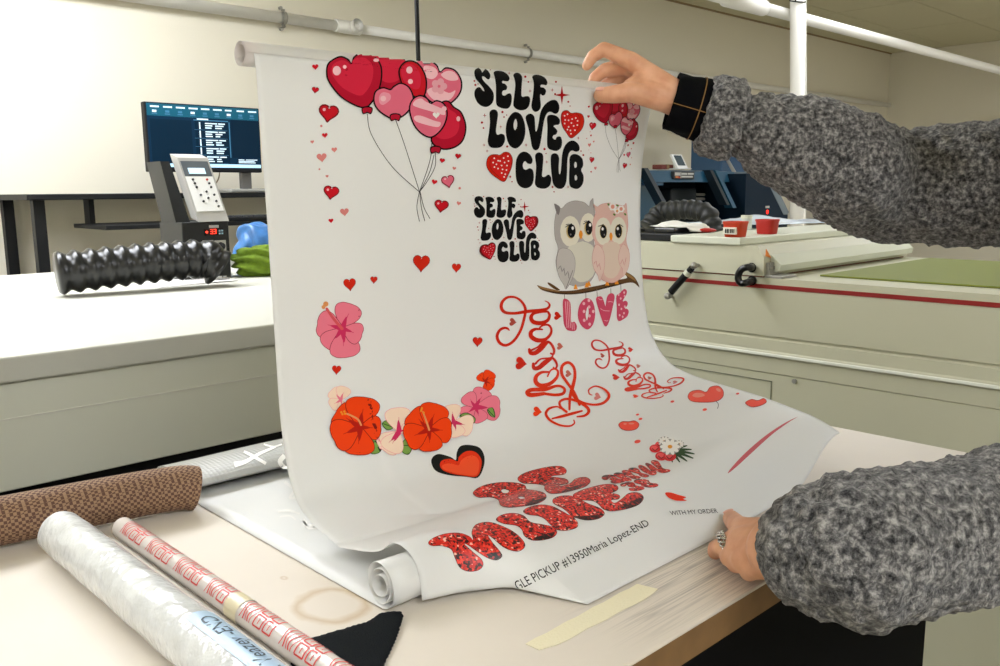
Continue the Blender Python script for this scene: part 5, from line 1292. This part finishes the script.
# white script on the backing film at the back
b = bmesh.new(); wi = mat('white_ink', (246, 244, 240), .4)
def zstroke(bm, pts, hz, fn, n=6):
    q = spline([Vector((p[0], p[1], p[2])) for p in pts], n); prev = None
    for i, p in enumerate(q):
        a, c = q[max(0, i-1)], q[min(len(q)-1, i+1)]; dx, dy = c.x-a.x, c.y-a.y; l = math.hypot(dx, dy) or 1
        pr = [bm.verts.new(fn(p.x-dy/l*p.z, p.y+dx/l*p.z)), bm.verts.new(fn(p.x+dy/l*p.z, p.y-dx/l*p.z))]
        if prev: bm.faces.new((prev[0], prev[1], pr[1], pr[0]))
        prev = pr
gz = lambda x, y: onz(180+x/2.504, 400+y/2.504, T_+.0022)
for pts in ([(262, 205, 4), (285, 225, 3), (275, 245, 3), (300, 240, 4), (315, 225, 3)], [(245, 280, 2), (270, 276, 3), (300, 285, 2)], [(250, 292, 2), (275, 290, 2), (290, 300, 2)], [(308, 300, 5), (320, 312, 4), (340, 318, 4), (322, 320, 3), (308, 304, 4)]): zstroke(b, pts, 0, gz)
obj('script_print', b, wi, o)

# dimpled clear roll across the back of the table, white script on it
t = thing('plastic_roll', 'dimpled clear plastic roll lying along the back edge of the table', 'roll')
A = ony(240, 466, 1.005); rr = .024
pm = bpy.data.materials.new('dimpled_plastic'); pm.use_nodes = True; nt = pm.node_tree; bs = nt.nodes['Principled BSDF']; bs.inputs['Base Color'].default_value = (*lin((178, 178, 174)), 1); bs.inputs['Roughness'].default_value = .25
tc = nt.nodes.new('ShaderNodeTexCoord'); geo = nt.nodes.new('ShaderNodeNewGeometry'); vo = nt.nodes.new('ShaderNodeTexVoronoi'); vo.inputs['Scale'].default_value = 190; vo.inputs['Randomness'].default_value = .15; nt.links.new(geo.outputs['Position'], vo.inputs['Vector'])
bp = nt.nodes.new('ShaderNodeBump'); bp.inputs['Strength'].default_value = .5; bp.inputs['Distance'].default_value = .002; nt.links.new(vo.outputs['Distance'], bp.inputs['Height']); nt.links.new(bp.outputs['Normal'], bs.inputs['Normal'])
RY, RZ = .964, T_+rr*.5+.0030
lx0, lx1 = onz(196, 490, T_).x-.02, onz(300, 460, T_).x+.5
b = bmesh.new(); rings = []
for i in range(41):
    x = lx0+(lx1-lx0)*i/40; rings.append([b.verts.new((x, RY+1.85*rr*math.cos(2*PI*j/36), RZ+.46*rr*math.sin(2*PI*j/36)*(1+.05*math.sin(x*40)))) for j in range(36)])
for p, q in zip(rings, rings[1:]):
    for j in range(36): b.faces.new((p[j], p[(j+1) % 36], q[(j+1) % 36], q[j]))
b.faces.new(rings[0]); b.faces.new(rings[-1][::-1]); o = obj('roll', b, pm, t); autosmooth(o)
bb_ = bmesh.new(); bb_.from_mesh(o.data); BR_ = BVHTree.FromBMesh(bb_); bb_.free()
def onroll(x, y):
    d = ray(180+x/2.504, 400+y/2.504).normalized(); h, n, i, tt = BR_.ray_cast(CP, d)
    return (h+n*.0006) if h is not None else onz(180+x/2.504, 400+y/2.504, T_+.03)
b = bmesh.new()
for pts in ([(136, 163, 7), (165, 155, 5), (200, 135, 4), (240, 118, 3)], [(160, 130, 3), (180, 140, 4), (215, 160, 4)], [(210, 112, 2), (235, 118, 2), (255, 112, 2)], [(262, 140, 6), (250, 155, 6), (262, 168, 5), (280, 165, 4)]): zstroke(b, pts, 0, onroll)
obj('script_print', b, wi, t)
# brown woven roll at the left end
c = onz(194, 514, T_); b = bmesh.new(); tube(b, spline([(c.x-.36, c.y+.075, T_+.026), (c.x-.15, c.y+.045, T_+.027), (c.x-.02, c.y+.022, T_+.027), (c.x+.012, c.y+.016, T_+.022)], 8), [.024]*24+[.012], 24)
wm = bpy.data.materials.new('woven_brown'); wm.use_nodes = True; nt = wm.node_tree; bs = nt.nodes['Principled BSDF']; bs.inputs['Roughness'].default_value = .8
geo = nt.nodes.new('ShaderNodeNewGeometry'); ck = nt.nodes.new('ShaderNodeTexChecker'); ck.inputs['Scale'].default_value = 330; ck.inputs['Color1'].default_value = (*lin((150, 120, 92)), 1); ck.inputs['Color2'].default_value = (*lin((92, 62, 48)), 1)
nt.links.new(geo.outputs['Position'], ck.inputs['Vector']); nt.links.new(ck.outputs['Color'], bs.inputs['Base Color'])
tag(obj('woven_mat', b, wm, None, True), 'rolled brown woven mat at the left back edge of the table', 'mat')

# ------------------------------------------------------------------ rolls at the front left
# clear roll with red lettering, lying front to back
c0, c1 = onz(190, 585, T_), onz(314, 673, T_)
dirr = (c1-c0).normalized(); rr = .0105; side = Vector((-dirr.y, dirr.x, 0))
if side.x < 0: side = -side
far = c0 - dirr*.15; near = c1 + dirr*.14
near.y = max(near.y, EY+.01); near = c0 + dirr*((near-c0).length)
def ax(f): return far.lerp(near, f) + Vector((0, 0, rr+.0006))
t = thing('printed_roll', 'slim clear roll with red lettering at the front left of the table', 'roll')
clear = mat('clear_wrap', (222, 214, 206), .18, var=.05, vscale=60)
b = bmesh.new(); tube(b, [ax(0), ax(1)], rr, 28); o = obj('roll', b, clear, t); autosmooth(o)
redi = mat('red_ink', (214, 66, 60), .45)
b = bmesh.new(); Ltot = (near-far).length
def cylp(s, a, lift=.0004):
    """point on the roll: s metres along, a angle up from the camera side"""
    p = far + dirr*s; return p + side*(-math.cos(a))*(rr+lift)*-1*(-1) + Vector((0, 0, rr+.0006+math.sin(a)*(rr+lift)))
rn = random.Random(11)
def bandline(pts, w):
    prev = None
    for (s, a) in pts:
        pr = [b.verts.new(cylp(s-w, a)), b.verts.new(cylp(s+w, a))]
        if prev: b.faces.new((prev[0], prev[1], pr[1], pr[0]))
        prev = pr
def lenline(s0, s1, a, w):
    n_ = 4; prev = None
    for k in range(n_+1):
        s = s0+(s1-s0)*k/n_; pr = [b.verts.new(cylp(s, a-w)), b.verts.new(cylp(s, a+w))]
        if prev: b.faces.new((prev[0], prev[1], pr[1], pr[0]))
        prev = pr
s = .02
while s < Ltot-.07:
    # a word of squared outline letters running round the roll
    for k in range(5):
        a0, a1 = .35, 2.6
        bandline([(s+.0015*math.sin(q*.5+k), a0+(a1-a0)*q/16) for q in range(17)], .0005+.0003*(k % 2)); s += .0042
    for k in range(2):
        w_ = .011
        for (aa, ab) in ((.4, 1.25), (1.45, 2.5)):
            bandline([(s, aa+(ab-aa)*q/8) for q in range(9)], .0008); bandline([(s+w_, aa+(ab-aa)*q/8) for q in range(9)], .0008)
            lenline(s, s+w_, aa, .06); lenline(s, s+w_*(.6 if k else 1), ab, .06)
            bandline([(s+w_*.5, aa+.2+(ab-aa-.4)*q/6) for q in range(7)], .0005)
        s += w_+.0035
    s += .010
obj('lettering', b, redi, t)
b = bmesh.new(); tube(b, [far+dirr*(.15+.085)+Vector((0, 0, rr+.0006)), far+dirr*(.15+.105)+Vector((0, 0, rr+.0006))], rr+.0006, 28, caps=False); obj('tape_band', b, mat('clear_tape', (226, 214, 178), .3), t, True)
# flat strip of clear film under it
st = thing('film_strip', 'long clear film strip between the red lettered roll and the blue labelled roll', 'film')
b = bmesh.new(); o0 = -side*(rr+.0085); polyfill(b, [far+o0-side*.007+Vector((0, 0, .0006)), near+o0-side*.007+Vector((0, 0, .0006)), near+o0+side*.007+Vector((0, 0, .0006)), far+o0+side*.007+Vector((0, 0, .0006))], (0, 0, .005)); o = obj('strip', b, mat('clear_strip', (214, 206, 196), .2), st)
b = bmesh.new(); tube(b, [far+o0-side*.006+Vector((0, 0, .0058)), near+o0-side*.006+Vector((0, 0, .0058))], .0008, 6); obj('edge_line', b, mat('strip_edge', (120, 114, 108), .4), st)
# bigger clear roll with a blue label
br_ = .021
cen = -side*(rr+.0165+br_+.009)
t = thing('labelled_roll', 'fat clear plastic roll with a pale blue name label at the front left corner', 'roll')
fa, ne = far+cen, near+cen
b = bmesh.new(); rings = []
for i in range(61):
    f = i/60; p = fa.lerp(ne, f); rings.append([b.verts.new(p+side*math.cos(2*PI*j/40)*br_*(1+.02*math.sin(f*40+j))+Vector((0, 0, br_+.0012+math.sin(2*PI*j/40)*br_*(1+.02*math.sin(f*55+j*.7))))) for j in range(40)])
for p, q in zip(rings, rings[1:]):
    for j in range(40): b.faces.new((p[j], p[(j+1) % 40], q[(j+1) % 40], q[j]))
b.faces.new(rings[0]); b.faces.new(rings[-1][::-1])
for f in b.faces: f.smooth = True
o = obj('roll', b, mat('clear_crinkle', (214, 216, 216), .15, bump=.6, bscale=70, var=.10, vscale=45), t); autosmooth(o)
def cyl2(s, a, lift): return fa + dirr*s + side*math.cos(a)*(br_*1.022+lift) + Vector((0, 0, br_+.0012+math.sin(a)*(br_*1.022+lift)))
sL0 = (onz(196, 628, T_+br_*1.5)-fa).dot(dirr); 
b = bmesh.new(); nS, nA = 24, 16; g = [[b.verts.new(cyl2(sL0+.24*i/nS, .55+1.35*j/nA, .0004)) for j in range(nA+1)] for i in range(nS+1)]
for i in range(nS):
    for j in range(nA): b.faces.new((g[i][j], g[i+1][j], g[i+1][j+1], g[i][j+1]))
LB = obj('label', b, mat('label_blue', (176, 204, 228), .35), t, True)
V, T, w = textmesh('ical Veazey -END'); hgt = .0112; sc2 = hgt/.7; b = bmesh.new()
vs_ = [b.verts.new(cyl2(sL0+.012+w*sc2-x*sc2, 1.15+y*sc2/br_, .0008)) for x, y in V]
for tt in T:
    try: b.faces.new([vs_[i] for i in tt])
    except ValueError: pass
obj('lettering', b, mat('label_ink', (60, 76, 92), .5), LB)

# ------------------------------------------------------------------ the person holding the film
def capsule(bm, a, b_, ra, rb, n=16):
    """tapered capsule"""
    a, b_ = Vector(a), Vector(b_); d = (b_-a)
    if d.length < 1e-5: d = Vector((0, 0, 1e-4))
    dn = d.normalized(); pts = []; rr = []
    for k in range(5): t = -PI/2 + (PI/2)*k/4*.98; pts.append(a+dn*ra*math.sin(t)); rr.append(max(.0004, ra*math.cos(t)))
    for k in range(5): t = (PI/2)*k/4*.98+.03; pts.append(b_+dn*rb*math.sin(t)); rr.append(max(.0004, rb*math.cos(t)))
    b2 = bmesh.new(); tube(b2, pts, rr, n); merge(bm, b2)
def chaincap(bm, pts):
    for p, q in zip(pts, pts[1:]): capsule(bm, p[0], q[0], p[1], q[1])
def remeshed(bm, voxel, smooth=3, factor=.5):
    me = bpy.data.meshes.new('tmp'); bmesh.ops.recalc_face_normals(bm, faces=bm.faces[:]); bm.to_mesh(me); bm.free()
    o = bpy.data.objects.new('tmp', me); COL.objects.link(o)
    m = o.modifiers.new('r', 'REMESH'); m.mode = 'VOXEL'; m.voxel_size = voxel
    s = o.modifiers.new('s', 'SMOOTH'); s.iterations = smooth; s.factor = factor
    dg = bpy.context.evaluated_depsgraph_get(); out = bpy.data.meshes.new_from_object(o.evaluated_get(dg))
    bpy.data.objects.remove(o); bpy.data.meshes.remove(me); return out
kf = (onfilm(598, 97, 0)-CP).dot(FW)
def J(x, y, dk): return atd(x, y, kf+dk)
# right hand at the top corner
hb = bmesh.new()
wr = J(684, 98, .0); fore = J(742, 121, .0)
capsule(hb, J(690, 100, .004), fore, .0235, .027)
capsule(hb, J(686, 101, .006), J(690, 100, .012), .022, .024)
IK, MK, RK, PK = J(630, 60.5, -.002), J(627, 66, .017), J(629, 73, .034), J(634, 80, .048)
for kn, r1, w0 in ((IK, .0122, J(676, 93, -.004)), (MK, .0122, J(678, 96, .006)), (RK, .0115, J(680, 99, .016)), (PK, .0105, J(682, 102, .022))): capsule(hb, w0, kn, .0165, r1)
capsule(hb, J(680, 97, -.004), J(648, 80, .0), .0185, .018); capsule(hb, J(674, 101, -.004), J(648, 92, -.008), .0195, .0165)
chaincap(hb, [(IK, .0118), (J(604, 49, .004), .0094), (J(592.6, 56.5, .006), .0082), (J(586.8, 65.5, .005), .0068)])
chaincap(hb, [(MK, .0118), (J(605, 70, .022), .0094), (J(595, 77.5, .020), .0082), (J(592, 84, .017), .0070)])
chaincap(hb, [(RK, .0112), (J(610, 82, .037), .009), (J(600, 90, .033), .0078), (J(597, 97, .024), .007)])
chaincap(hb, [(PK, .0102), (J(620, 92, .044), .0080), (J(612, 98, .038), .007), (J(608, 103, .030), .0062)])
chaincap(hb, [(J(662, 100, -.008), .0150), (J(631, 92, -.019), .0132), (J(613, 94.5, -.0225), .0116), (J(601, 95.3, -.0190), .0098)])
capsule(hb, J(640, 82, -.004), J(630, 88, -.013), .0125, .0115)
# left hand at the table corner
def TZ(x, y, h): return onz(x, y, TABZ+h)
lb = bmesh.new()
capsule(lb, TZ(778, 549, .048), TZ(815, 553, .058), .0260, .031)
LI, LM, LR, LP = TZ(739, 539, .030), TZ(740, 551, .030), TZ(744, 559, .028), TZ(755, 567, .026)
for kn, r1, w0 in ((LI, .0125, TZ(770, 541, .046)), (LM, .0125, TZ(771, 547, .046)), (LR, .0118, TZ(772, 553, .044)), (LP, .0108, TZ(774, 559, .042))): capsule(lb, w0, kn, .0165, r1)
capsule(lb, TZ(768, 545, .042), TZ(745, 545, .032), .019, .017)
chaincap(lb, [(LI, .0120), (TZ(723, 547, .022), .0094), (TZ(716.5, 549, .013), .0084), (TZ(715, 552, .0085), .0072)])
chaincap(lb, [(LM, .0120), (TZ(730, 557, .020), .0094), (TZ(732, 558, .012), .0082), (TZ(738, 556, .0085), .0072)])
chaincap(lb, [(LR, .0114), (TZ(736, 563, .018), .009), (TZ(740, 563, .010), .008), (TZ(747, 559, .0080), .0070)])
chaincap(lb, [(LP, .0104), (TZ(749, 572, .017), .0082), (TZ(753, 571, .010), .0072), (TZ(759, 566, .0075), .0064)])
tq = onfilm(731, 527, 0) or TZ(731, 527, .01)
tt_ = tq + Vector((0, 0, .009)); 
chaincap(lb, [(TZ(768, 535, .046), .0155), (TZ(748, 531, .036), .0125), (TZ(739, 527, .028), .0105), (tt_, .0088)])
capsule(lb, TZ(747, 532, .034), TZ(742, 540, .030), .012, .012)
hands = [remeshed(hb, .0016, 5), remeshed(lb, .0016, 5)]
# the rest of the body
W = lambda x, y, z: Vector((x, y, z))
RS, LS = W(1.33, .30, 1.25), W(1.10, .01, 1.24)
RE = atd(880, 188, 1.235); RW = fore
LE = W(1.07, .16, .93); LW = TZ(815, 553, .058)
NK, HD = W(1.17, .21, 1.33), W(1.12, .25, 1.47)
CH, HP = W(1.23, .15, 1.12), W(1.33, .07, .86)
bb = bmesh.new()
capsule(bb, NK-W(0, 0, .05), HD-W(-.01, .0, .05), .056, .052)
capsule(bb, HD, HD+W(.02, -.01, .03), .088, .092); capsule(bb, HD+W(-.045, .025, -.065), HD+W(-.02, .01, -.01), .05, .07)     # skull and jaw
hf = Vector((-.85, .5, -.15)).normalized(); hs = Vector((.5, .85, 0)).normalized()
capsule(bb, HD+hf*.088+W(0, 0, .012), HD+hf*.108+W(0, 0, -.022), .008, .012)                                              # nose
for s in (-1, 1):
    capsule(bb, HD+hs*s*.088+W(0, 0, .01), HD+hs*s*.09+W(0, 0, -.03), .013, .009); capsule(bb, HD+hf*.08+hs*s*.034+W(0, 0, .03), HD+hf*.078+hs*s*.05+W(0, 0, .03), .012, .010)
capsule(bb, HD+hf*.09-hs*.018+W(0, 0, -.052), HD+hf*.09+hs*.018+W(0, 0, -.052), .009, .009)
capsule(bb, CH, HP, .125, .135); capsule(bb, RS*.7+CH*.3, LS*.7+CH*.3, .085, .085)
side_h = (RS-LS); side_h.z = 0; side_h.normalize()
chaincap(bb, [(RS, .052), (RE, .040), (RW, .027)]); chaincap(bb, [(LS, .052), (LE, .040), (LW, .031)])
for s in (-1, 1):
    h = HP+side_h*s*.085; k_ = W(h.x-.01, h.y, .47); an = W(h.x+.03, h.y-.01, .09)
    chaincap(bb, [(h, .085), (k_, .055), (an, .036)]); capsule(bb, W(an.x+.02, an.y, .035), W(an.x-.13, an.y+.07, .03), .030, .026)
body = remeshed(bb, .006, 4)
jb = bmesh.new()
for me_ in (body, hands[0], hands[1]): jb.from_mesh(me_)
skin = bpy.data.materials.new('skin'); skin.use_nodes = True; nt = skin.node_tree; bs = nt.nodes['Principled BSDF']
bs.inputs['Roughness'].default_value = .5; bs.inputs['Subsurface Weight'].default_value = .12; bs.inputs['Subsurface Radius'].default_value = (.01, .004, .002); bs.inputs['Subsurface Scale'].default_value = .5
geo = nt.nodes.new('ShaderNodeNewGeometry'); nz = nt.nodes.new('ShaderNodeTexNoise'); nz.inputs['Scale'].default_value = 45; nz.inputs['Detail'].default_value = 3; nt.links.new(geo.outputs['Position'], nz.inputs['Vector'])
rp = nt.nodes.new('ShaderNodeValToRGB'); rp.color_ramp.elements[0].position = .3; rp.color_ramp.elements[0].color = (*lin((206, 146, 112)), 1); rp.color_ramp.elements[1].position = .7; rp.color_ramp.elements[1].color = (*lin((226, 172, 138)), 1)
nt.links.new(nz.outputs['Fac'], rp.inputs['Fac']); nt.links.new(rp.outputs['Color'], bs.inputs['Base Color'])
n2 = nt.nodes.new('ShaderNodeTexNoise'); n2.inputs['Scale'].default_value = 260; nt.links.new(geo.outputs['Position'], n2.inputs['Vector']); bp = nt.nodes.new('ShaderNodeBump'); bp.inputs['Strength'].default_value = .25; bp.inputs['Distance'].default_value = .0012; nt.links.new(n2.outputs['Fac'], bp.inputs['Height']); nt.links.new(bp.outputs['Normal'], bs.inputs['Normal'])
me = bpy.data.meshes.new('person'); jb.to_mesh(me); jb.free()
person = link('person', me, skin, None, True)
tag(person, 'person in grey fleece sweater holding the film with both hands, ring on one finger', 'person')
# finger nails
nailm = mat('nail', (226, 168, 150), .3)
def nail(c, ax_, up_, L, w):
    ax_ = ax_.normalized(); up_ = (up_-ax_*up_.dot(ax_)).normalized(); sd_ = ax_.cross(up_)
    b = bmesh.new(); bmesh.ops.create_uvsphere(b, u_segments=16, v_segments=10, radius=1)
    Mx = Matrix(((ax_.x*L, sd_.x*w, up_.x*.0016, c.x), (ax_.y*L, sd_.y*w, up_.y*.0016, c.y), (ax_.z*L, sd_.z*w, up_.z*.0016, c.z), (0, 0, 0, 1))); b.transform(Mx)
    obj('fingernail', b, nailm, person, True)
tip, ipj = J(601, 95.3, -.0190), J(613, 94.5, -.0225); tn = (tip-ipj).normalized(); tu = (UP*.75-FW*.6).normalized(); tu = (tu-tn*tu.dot(tn)).normalized(); nail(tip+tu*.0090, tn, tu, .0068, .0056)
tn = (tt_-TZ(739, 527, .028)).normalized(); tu = (UP*.8-FW*.5-RT*.4).normalized(); tu = (tu-tn*tu.dot(tn)).normalized(); nail(tt_+tu*.0079, tn, tu, .0066, .0056)
# eyes and hair
for s in (-1, 1):
    b = bmesh.new(); q = HD+hf*.076+hs*s*.034+W(0, 0, .012); bmesh.ops.create_uvsphere(b, u_segments=16, v_segments=12, radius=.0115, matrix=Matrix.Translation(q)); e = obj('eye', b, mat('eye_white', (236, 232, 226), .2), person, True)
    b = bmesh.new(); bmesh.ops.create_uvsphere(b, u_segments=14, v_segments=10, radius=.0062, matrix=Matrix.Translation(q+hf*.0068)); obj('iris', b, mat('iris_brown', (58, 36, 24), .2), e, True)
b = bmesh.new(); capsule(b, HD-hf*.02+W(0, 0, .04), HD-hf*.045+W(0, 0, -.10), .098, .075); capsule(b, HD-hf*.05+W(0, 0, -.08), HD-hf*.07+W(0, 0, -.24), .075, .05)
for s in (-1, 1): capsule(b, HD+hf*.02+hs*s*.075+W(0, 0, .07), HD-hf*.02+hs*s*.085+W(0, 0, -.14), .035, .03)
me = remeshed(b, .005, 3)
for v in me.vertices: v.co += Vector((noise.noise(v.co*90*1), noise.noise(v.co*90+Vector((5, 0, 0))), 0))*.003
hair = link('hair', me, mat('hair_dark', (48, 34, 26), .5, bump=.6, bscale=300), person, True)
# grey fleece sweater: pile modelled as small tufts in the surface
fl = bpy.data.materials.new('grey_fleece'); fl.use_nodes = True; nt = fl.node_tree; bs = nt.nodes['Principled BSDF']; bs.inputs['Roughness'].default_value = 1; bs.inputs['Specular IOR Level'].default_value = .1
bs.inputs['Sheen Weight'].default_value = .25
geo = nt.nodes.new('ShaderNodeNewGeometry')
nz = nt.nodes.new('ShaderNodeTexNoise'); nz.inputs['Scale'].default_value = 150; nz.inputs['Detail'].default_value = 4; nz.inputs['Roughness'].default_value = .7; nt.links.new(geo.outputs['Position'], nz.inputs['Vector'])
rp = nt.nodes.new('ShaderNodeValToRGB'); E = rp.color_ramp.elements; E[0].position = .36; E[0].color = (*lin((34, 34, 36)), 1); E[1].position = .68; E[1].color = (*lin((178, 175, 172)), 1); e = E.new(.5); e.color = (*lin((100, 99, 99)), 1)
nt.links.new(nz.outputs['Fac'], rp.inputs['Fac']); nt.links.new(rp.outputs['Color'], bs.inputs['Base Color'])
bp = nt.nodes.new('ShaderNodeBump'); bp.inputs['Strength'].default_value = .9; bp.inputs['Distance'].default_value = .006; nt.links.new(nz.outputs['Fac'], bp.inputs['Height']); nt.links.new(bp.outputs['Normal'], bs.inputs['Normal'])
sb = bmesh.new()
cuffR0 = J(706, 115, .0); cuffR1 = J(733, 122, .0)
chaincap(sb, [(J(762, 131, 0), .047), (J(766, 133, 0), .049)])
chaincap(sb, [(J(753, 128, 0), .0430), (J(762, 132, 0), .0500), (J(780, 141, .003), .0590), (J(811, 152, .005), .0680), (J(845, 167, .01), .074), (RE, .077), (RE*.5+RS*.5, .085), (RS, .092)])
cuffL = TZ(783, 551, .052)
chaincap(sb, [(TZ(814, 551, .056), .041), (TZ(824, 553, .058), .051), (TZ(834, 553, .058), .056), (TZ(850, 553, .06), .060), (LE, .068), (LE*.5+LS*.5, .078), (LS, .09)])
capsule(sb, CH, HP+W(-.02, .015, .04), .165, .175); capsule(sb, RS*.75+CH*.25, LS*.75+CH*.25, .125, .125); capsule(sb, NK-W(0, 0, .07), NK-W(0, 0, .035), .08, .074)
me = remeshed(sb, .0042, 3)
me.calc_loop_triangles() if hasattr(me, 'calc_loop_triangles') else None
nrm = [v.normal.copy() for v in me.vertices]
axA, axB = J(712, 116, 0), J(811, 155, .005)
adir = (axB-axA).normalized()
for v, n_ in zip(me.vertices, nrm):
    p = v.co
    d = noise.noise(p*120)*.0042 + noise.noise(p*62+Vector((9, 0, 0)))*.0040 + noise.noise(p*16)*.006
    v.co = p + n_*d
sweater = link('sweater', me, fl, person, True)
# the turned-back cuff on the right sleeve is a band of its own
b = bmesh.new(); a_, e_ = J(703, 113, 0), J(737, 122, 0)
tube(b, [a_.lerp(e_, t) for t in (0, .06, .25, .6, .9, 1)], [.043, .0485, .0515, .0535, .0520, .047], 40)
me = remeshed(b, .0034, 2); nrm = [v.normal.copy() for v in me.vertices]
for v, n_ in zip(me.vertices, nrm): v.co = v.co + n_*(noise.noise(v.co*120)*.0042 + noise.noise(v.co*62+Vector((9, 0, 0)))*.0036)
link('sleeve_cuff', me, fl, sweater, True)
# black shirt cuff with thin gold check lines
shm = mat('shirt_black', (7, 8, 11), .85, bump=.3, bscale=800, spec=.08); gold = mat('gold_thread', (128, 92, 40), .7)
c0, c1 = J(671, 101, .0), J(712, 113, .0); ad = (c1-c0).normalized(); u_, v_ = frame_of(ad)
# frame: u_ pointing up in the picture
u_ = (UP - ad*UP.dot(ad)).normalized(); v_ = ad.cross(u_)
def cuffp(t, a, dr=0):
    r = .0370 + .0045*t + dr; return c0 + ad*((c1-c0).length*t) + (u_*math.cos(a)*r*1.0 + v_*math.sin(a)*r*.80)
b = bmesh.new(); g = []
for i in range(9):
    g.append([b.verts.new(cuffp(i/8, 2*PI*j/48, .0012*math.sin(j*1.1+i))) for j in range(48)])
for i in range(8):
    for j in range(48): b.faces.new((g[i][j], g[i+1][j], g[i+1][(j+1) % 48], g[i][(j+1) % 48]))
CF = obj('shirt_cuff', b, shm, person, True); md = CF.modifiers.new('thickness', 'SOLIDIFY'); md.thickness = .003; md.offset = -1
b = bmesh.new()
ring_ = [[b.verts.new(cuffp(t, 2*PI*j/48, .0022)) for j in range(49)] for t in (.61, .635)]
for j in range(48): b.faces.new((ring_[0][j], ring_[1][j], ring_[1][j+1], ring_[0][j+1]))
for a0 in (.35, 1.85, 3.6, 5.0):
    for aa in (a0,):
        st_ = [[b.verts.new(cuffp(i/8, aa+da, .0022)) for da in (-.013, .013)] for i in range(9)]
        for p, q in zip(st_, st_[1:]): b.faces.new((p[0], p[1], q[1], q[0]))
obj('check_lines', b, gold, CF)
# silver ring
m0, m1 = LI.lerp(TZ(723, 547, .022), .60), LI.lerp(TZ(723, 547, .022), 1.02); rd = (m1-m0).normalized(); u_, v_ = frame_of(rd); cR = (m0+m1)/2
silver = mat('silver', (196, 194, 190), .25, metal=1.0)
b = bmesh.new()
for ph in range(3):
    pts = []
    for k in range(97):
        a = 2*PI*k/96; off = .0036*math.sin(6*a+ph*2*PI/3); r = .0118+.0012*math.cos(6*a+ph*2*PI/3)
        pts.append(cR+(u_*math.cos(a)+v_*math.sin(a))*r+rd*off)
    tube(b, pts, .0011, 6)
obj('ring', b, silver, person, True)
# trousers and shoes
b = bmesh.new(); capsule(b, HP+W(0, 0, .06), HP-W(0, 0, .03), .15, .155)
for s in (-1, 1):
    h = HP+side_h*s*.085; k_ = W(h.x-.01, h.y, .47); an = W(h.x+.03, h.y-.01, .10); chaincap(b, [(h, .105), (k_, .075), (an, .062)])
link('trousers', remeshed(b, .008, 3), mat('trouser_black', (16, 16, 18), .9), person, True)
for s in (-1, 1):
    h = HP+side_h*s*.085; an = W(h.x+.03, h.y-.01, .09); b = bmesh.new(); capsule(b, W(an.x+.03, an.y-.01, .045), W(an.x-.14, an.y+.075, .040), .043, .038)
    me = remeshed(b, .006, 3)
    for v in me.vertices: v.co.z = max(v.co.z, .002)
    link('shoe', me, mat('shoe_black', (20, 20, 22), .5), person, True)

# ------------------------------------------------------------------ put each thing's origin at its base
bpy.context.view_layer.update()
for o in list(COL.objects):
    if o.parent is None and o.type == 'EMPTY':
        lo = Vector((1e9,)*3); hi = Vector((-1e9,)*3)
        for c in o.children_recursive:
            if c.type == 'MESH':
                for q in c.bound_box:
                    w = c.matrix_world @ Vector(q)
                    lo = Vector(map(min, lo, w)); hi = Vector(map(max, hi, w))
        base = Vector(((lo.x+hi.x)/2, (lo.y+hi.y)/2, lo.z))
        o.location = base
        for c in o.children: c.matrix_parent_inverse = Matrix.Translation(-base)
bpy.context.view_layer.update()
vs = SC.view_settings; vs.view_transform = 'Standard'; vs.look = 'None'; vs.gamma = 1; vs.exposure = EXPOSURE; vs.use_curve_mapping = False
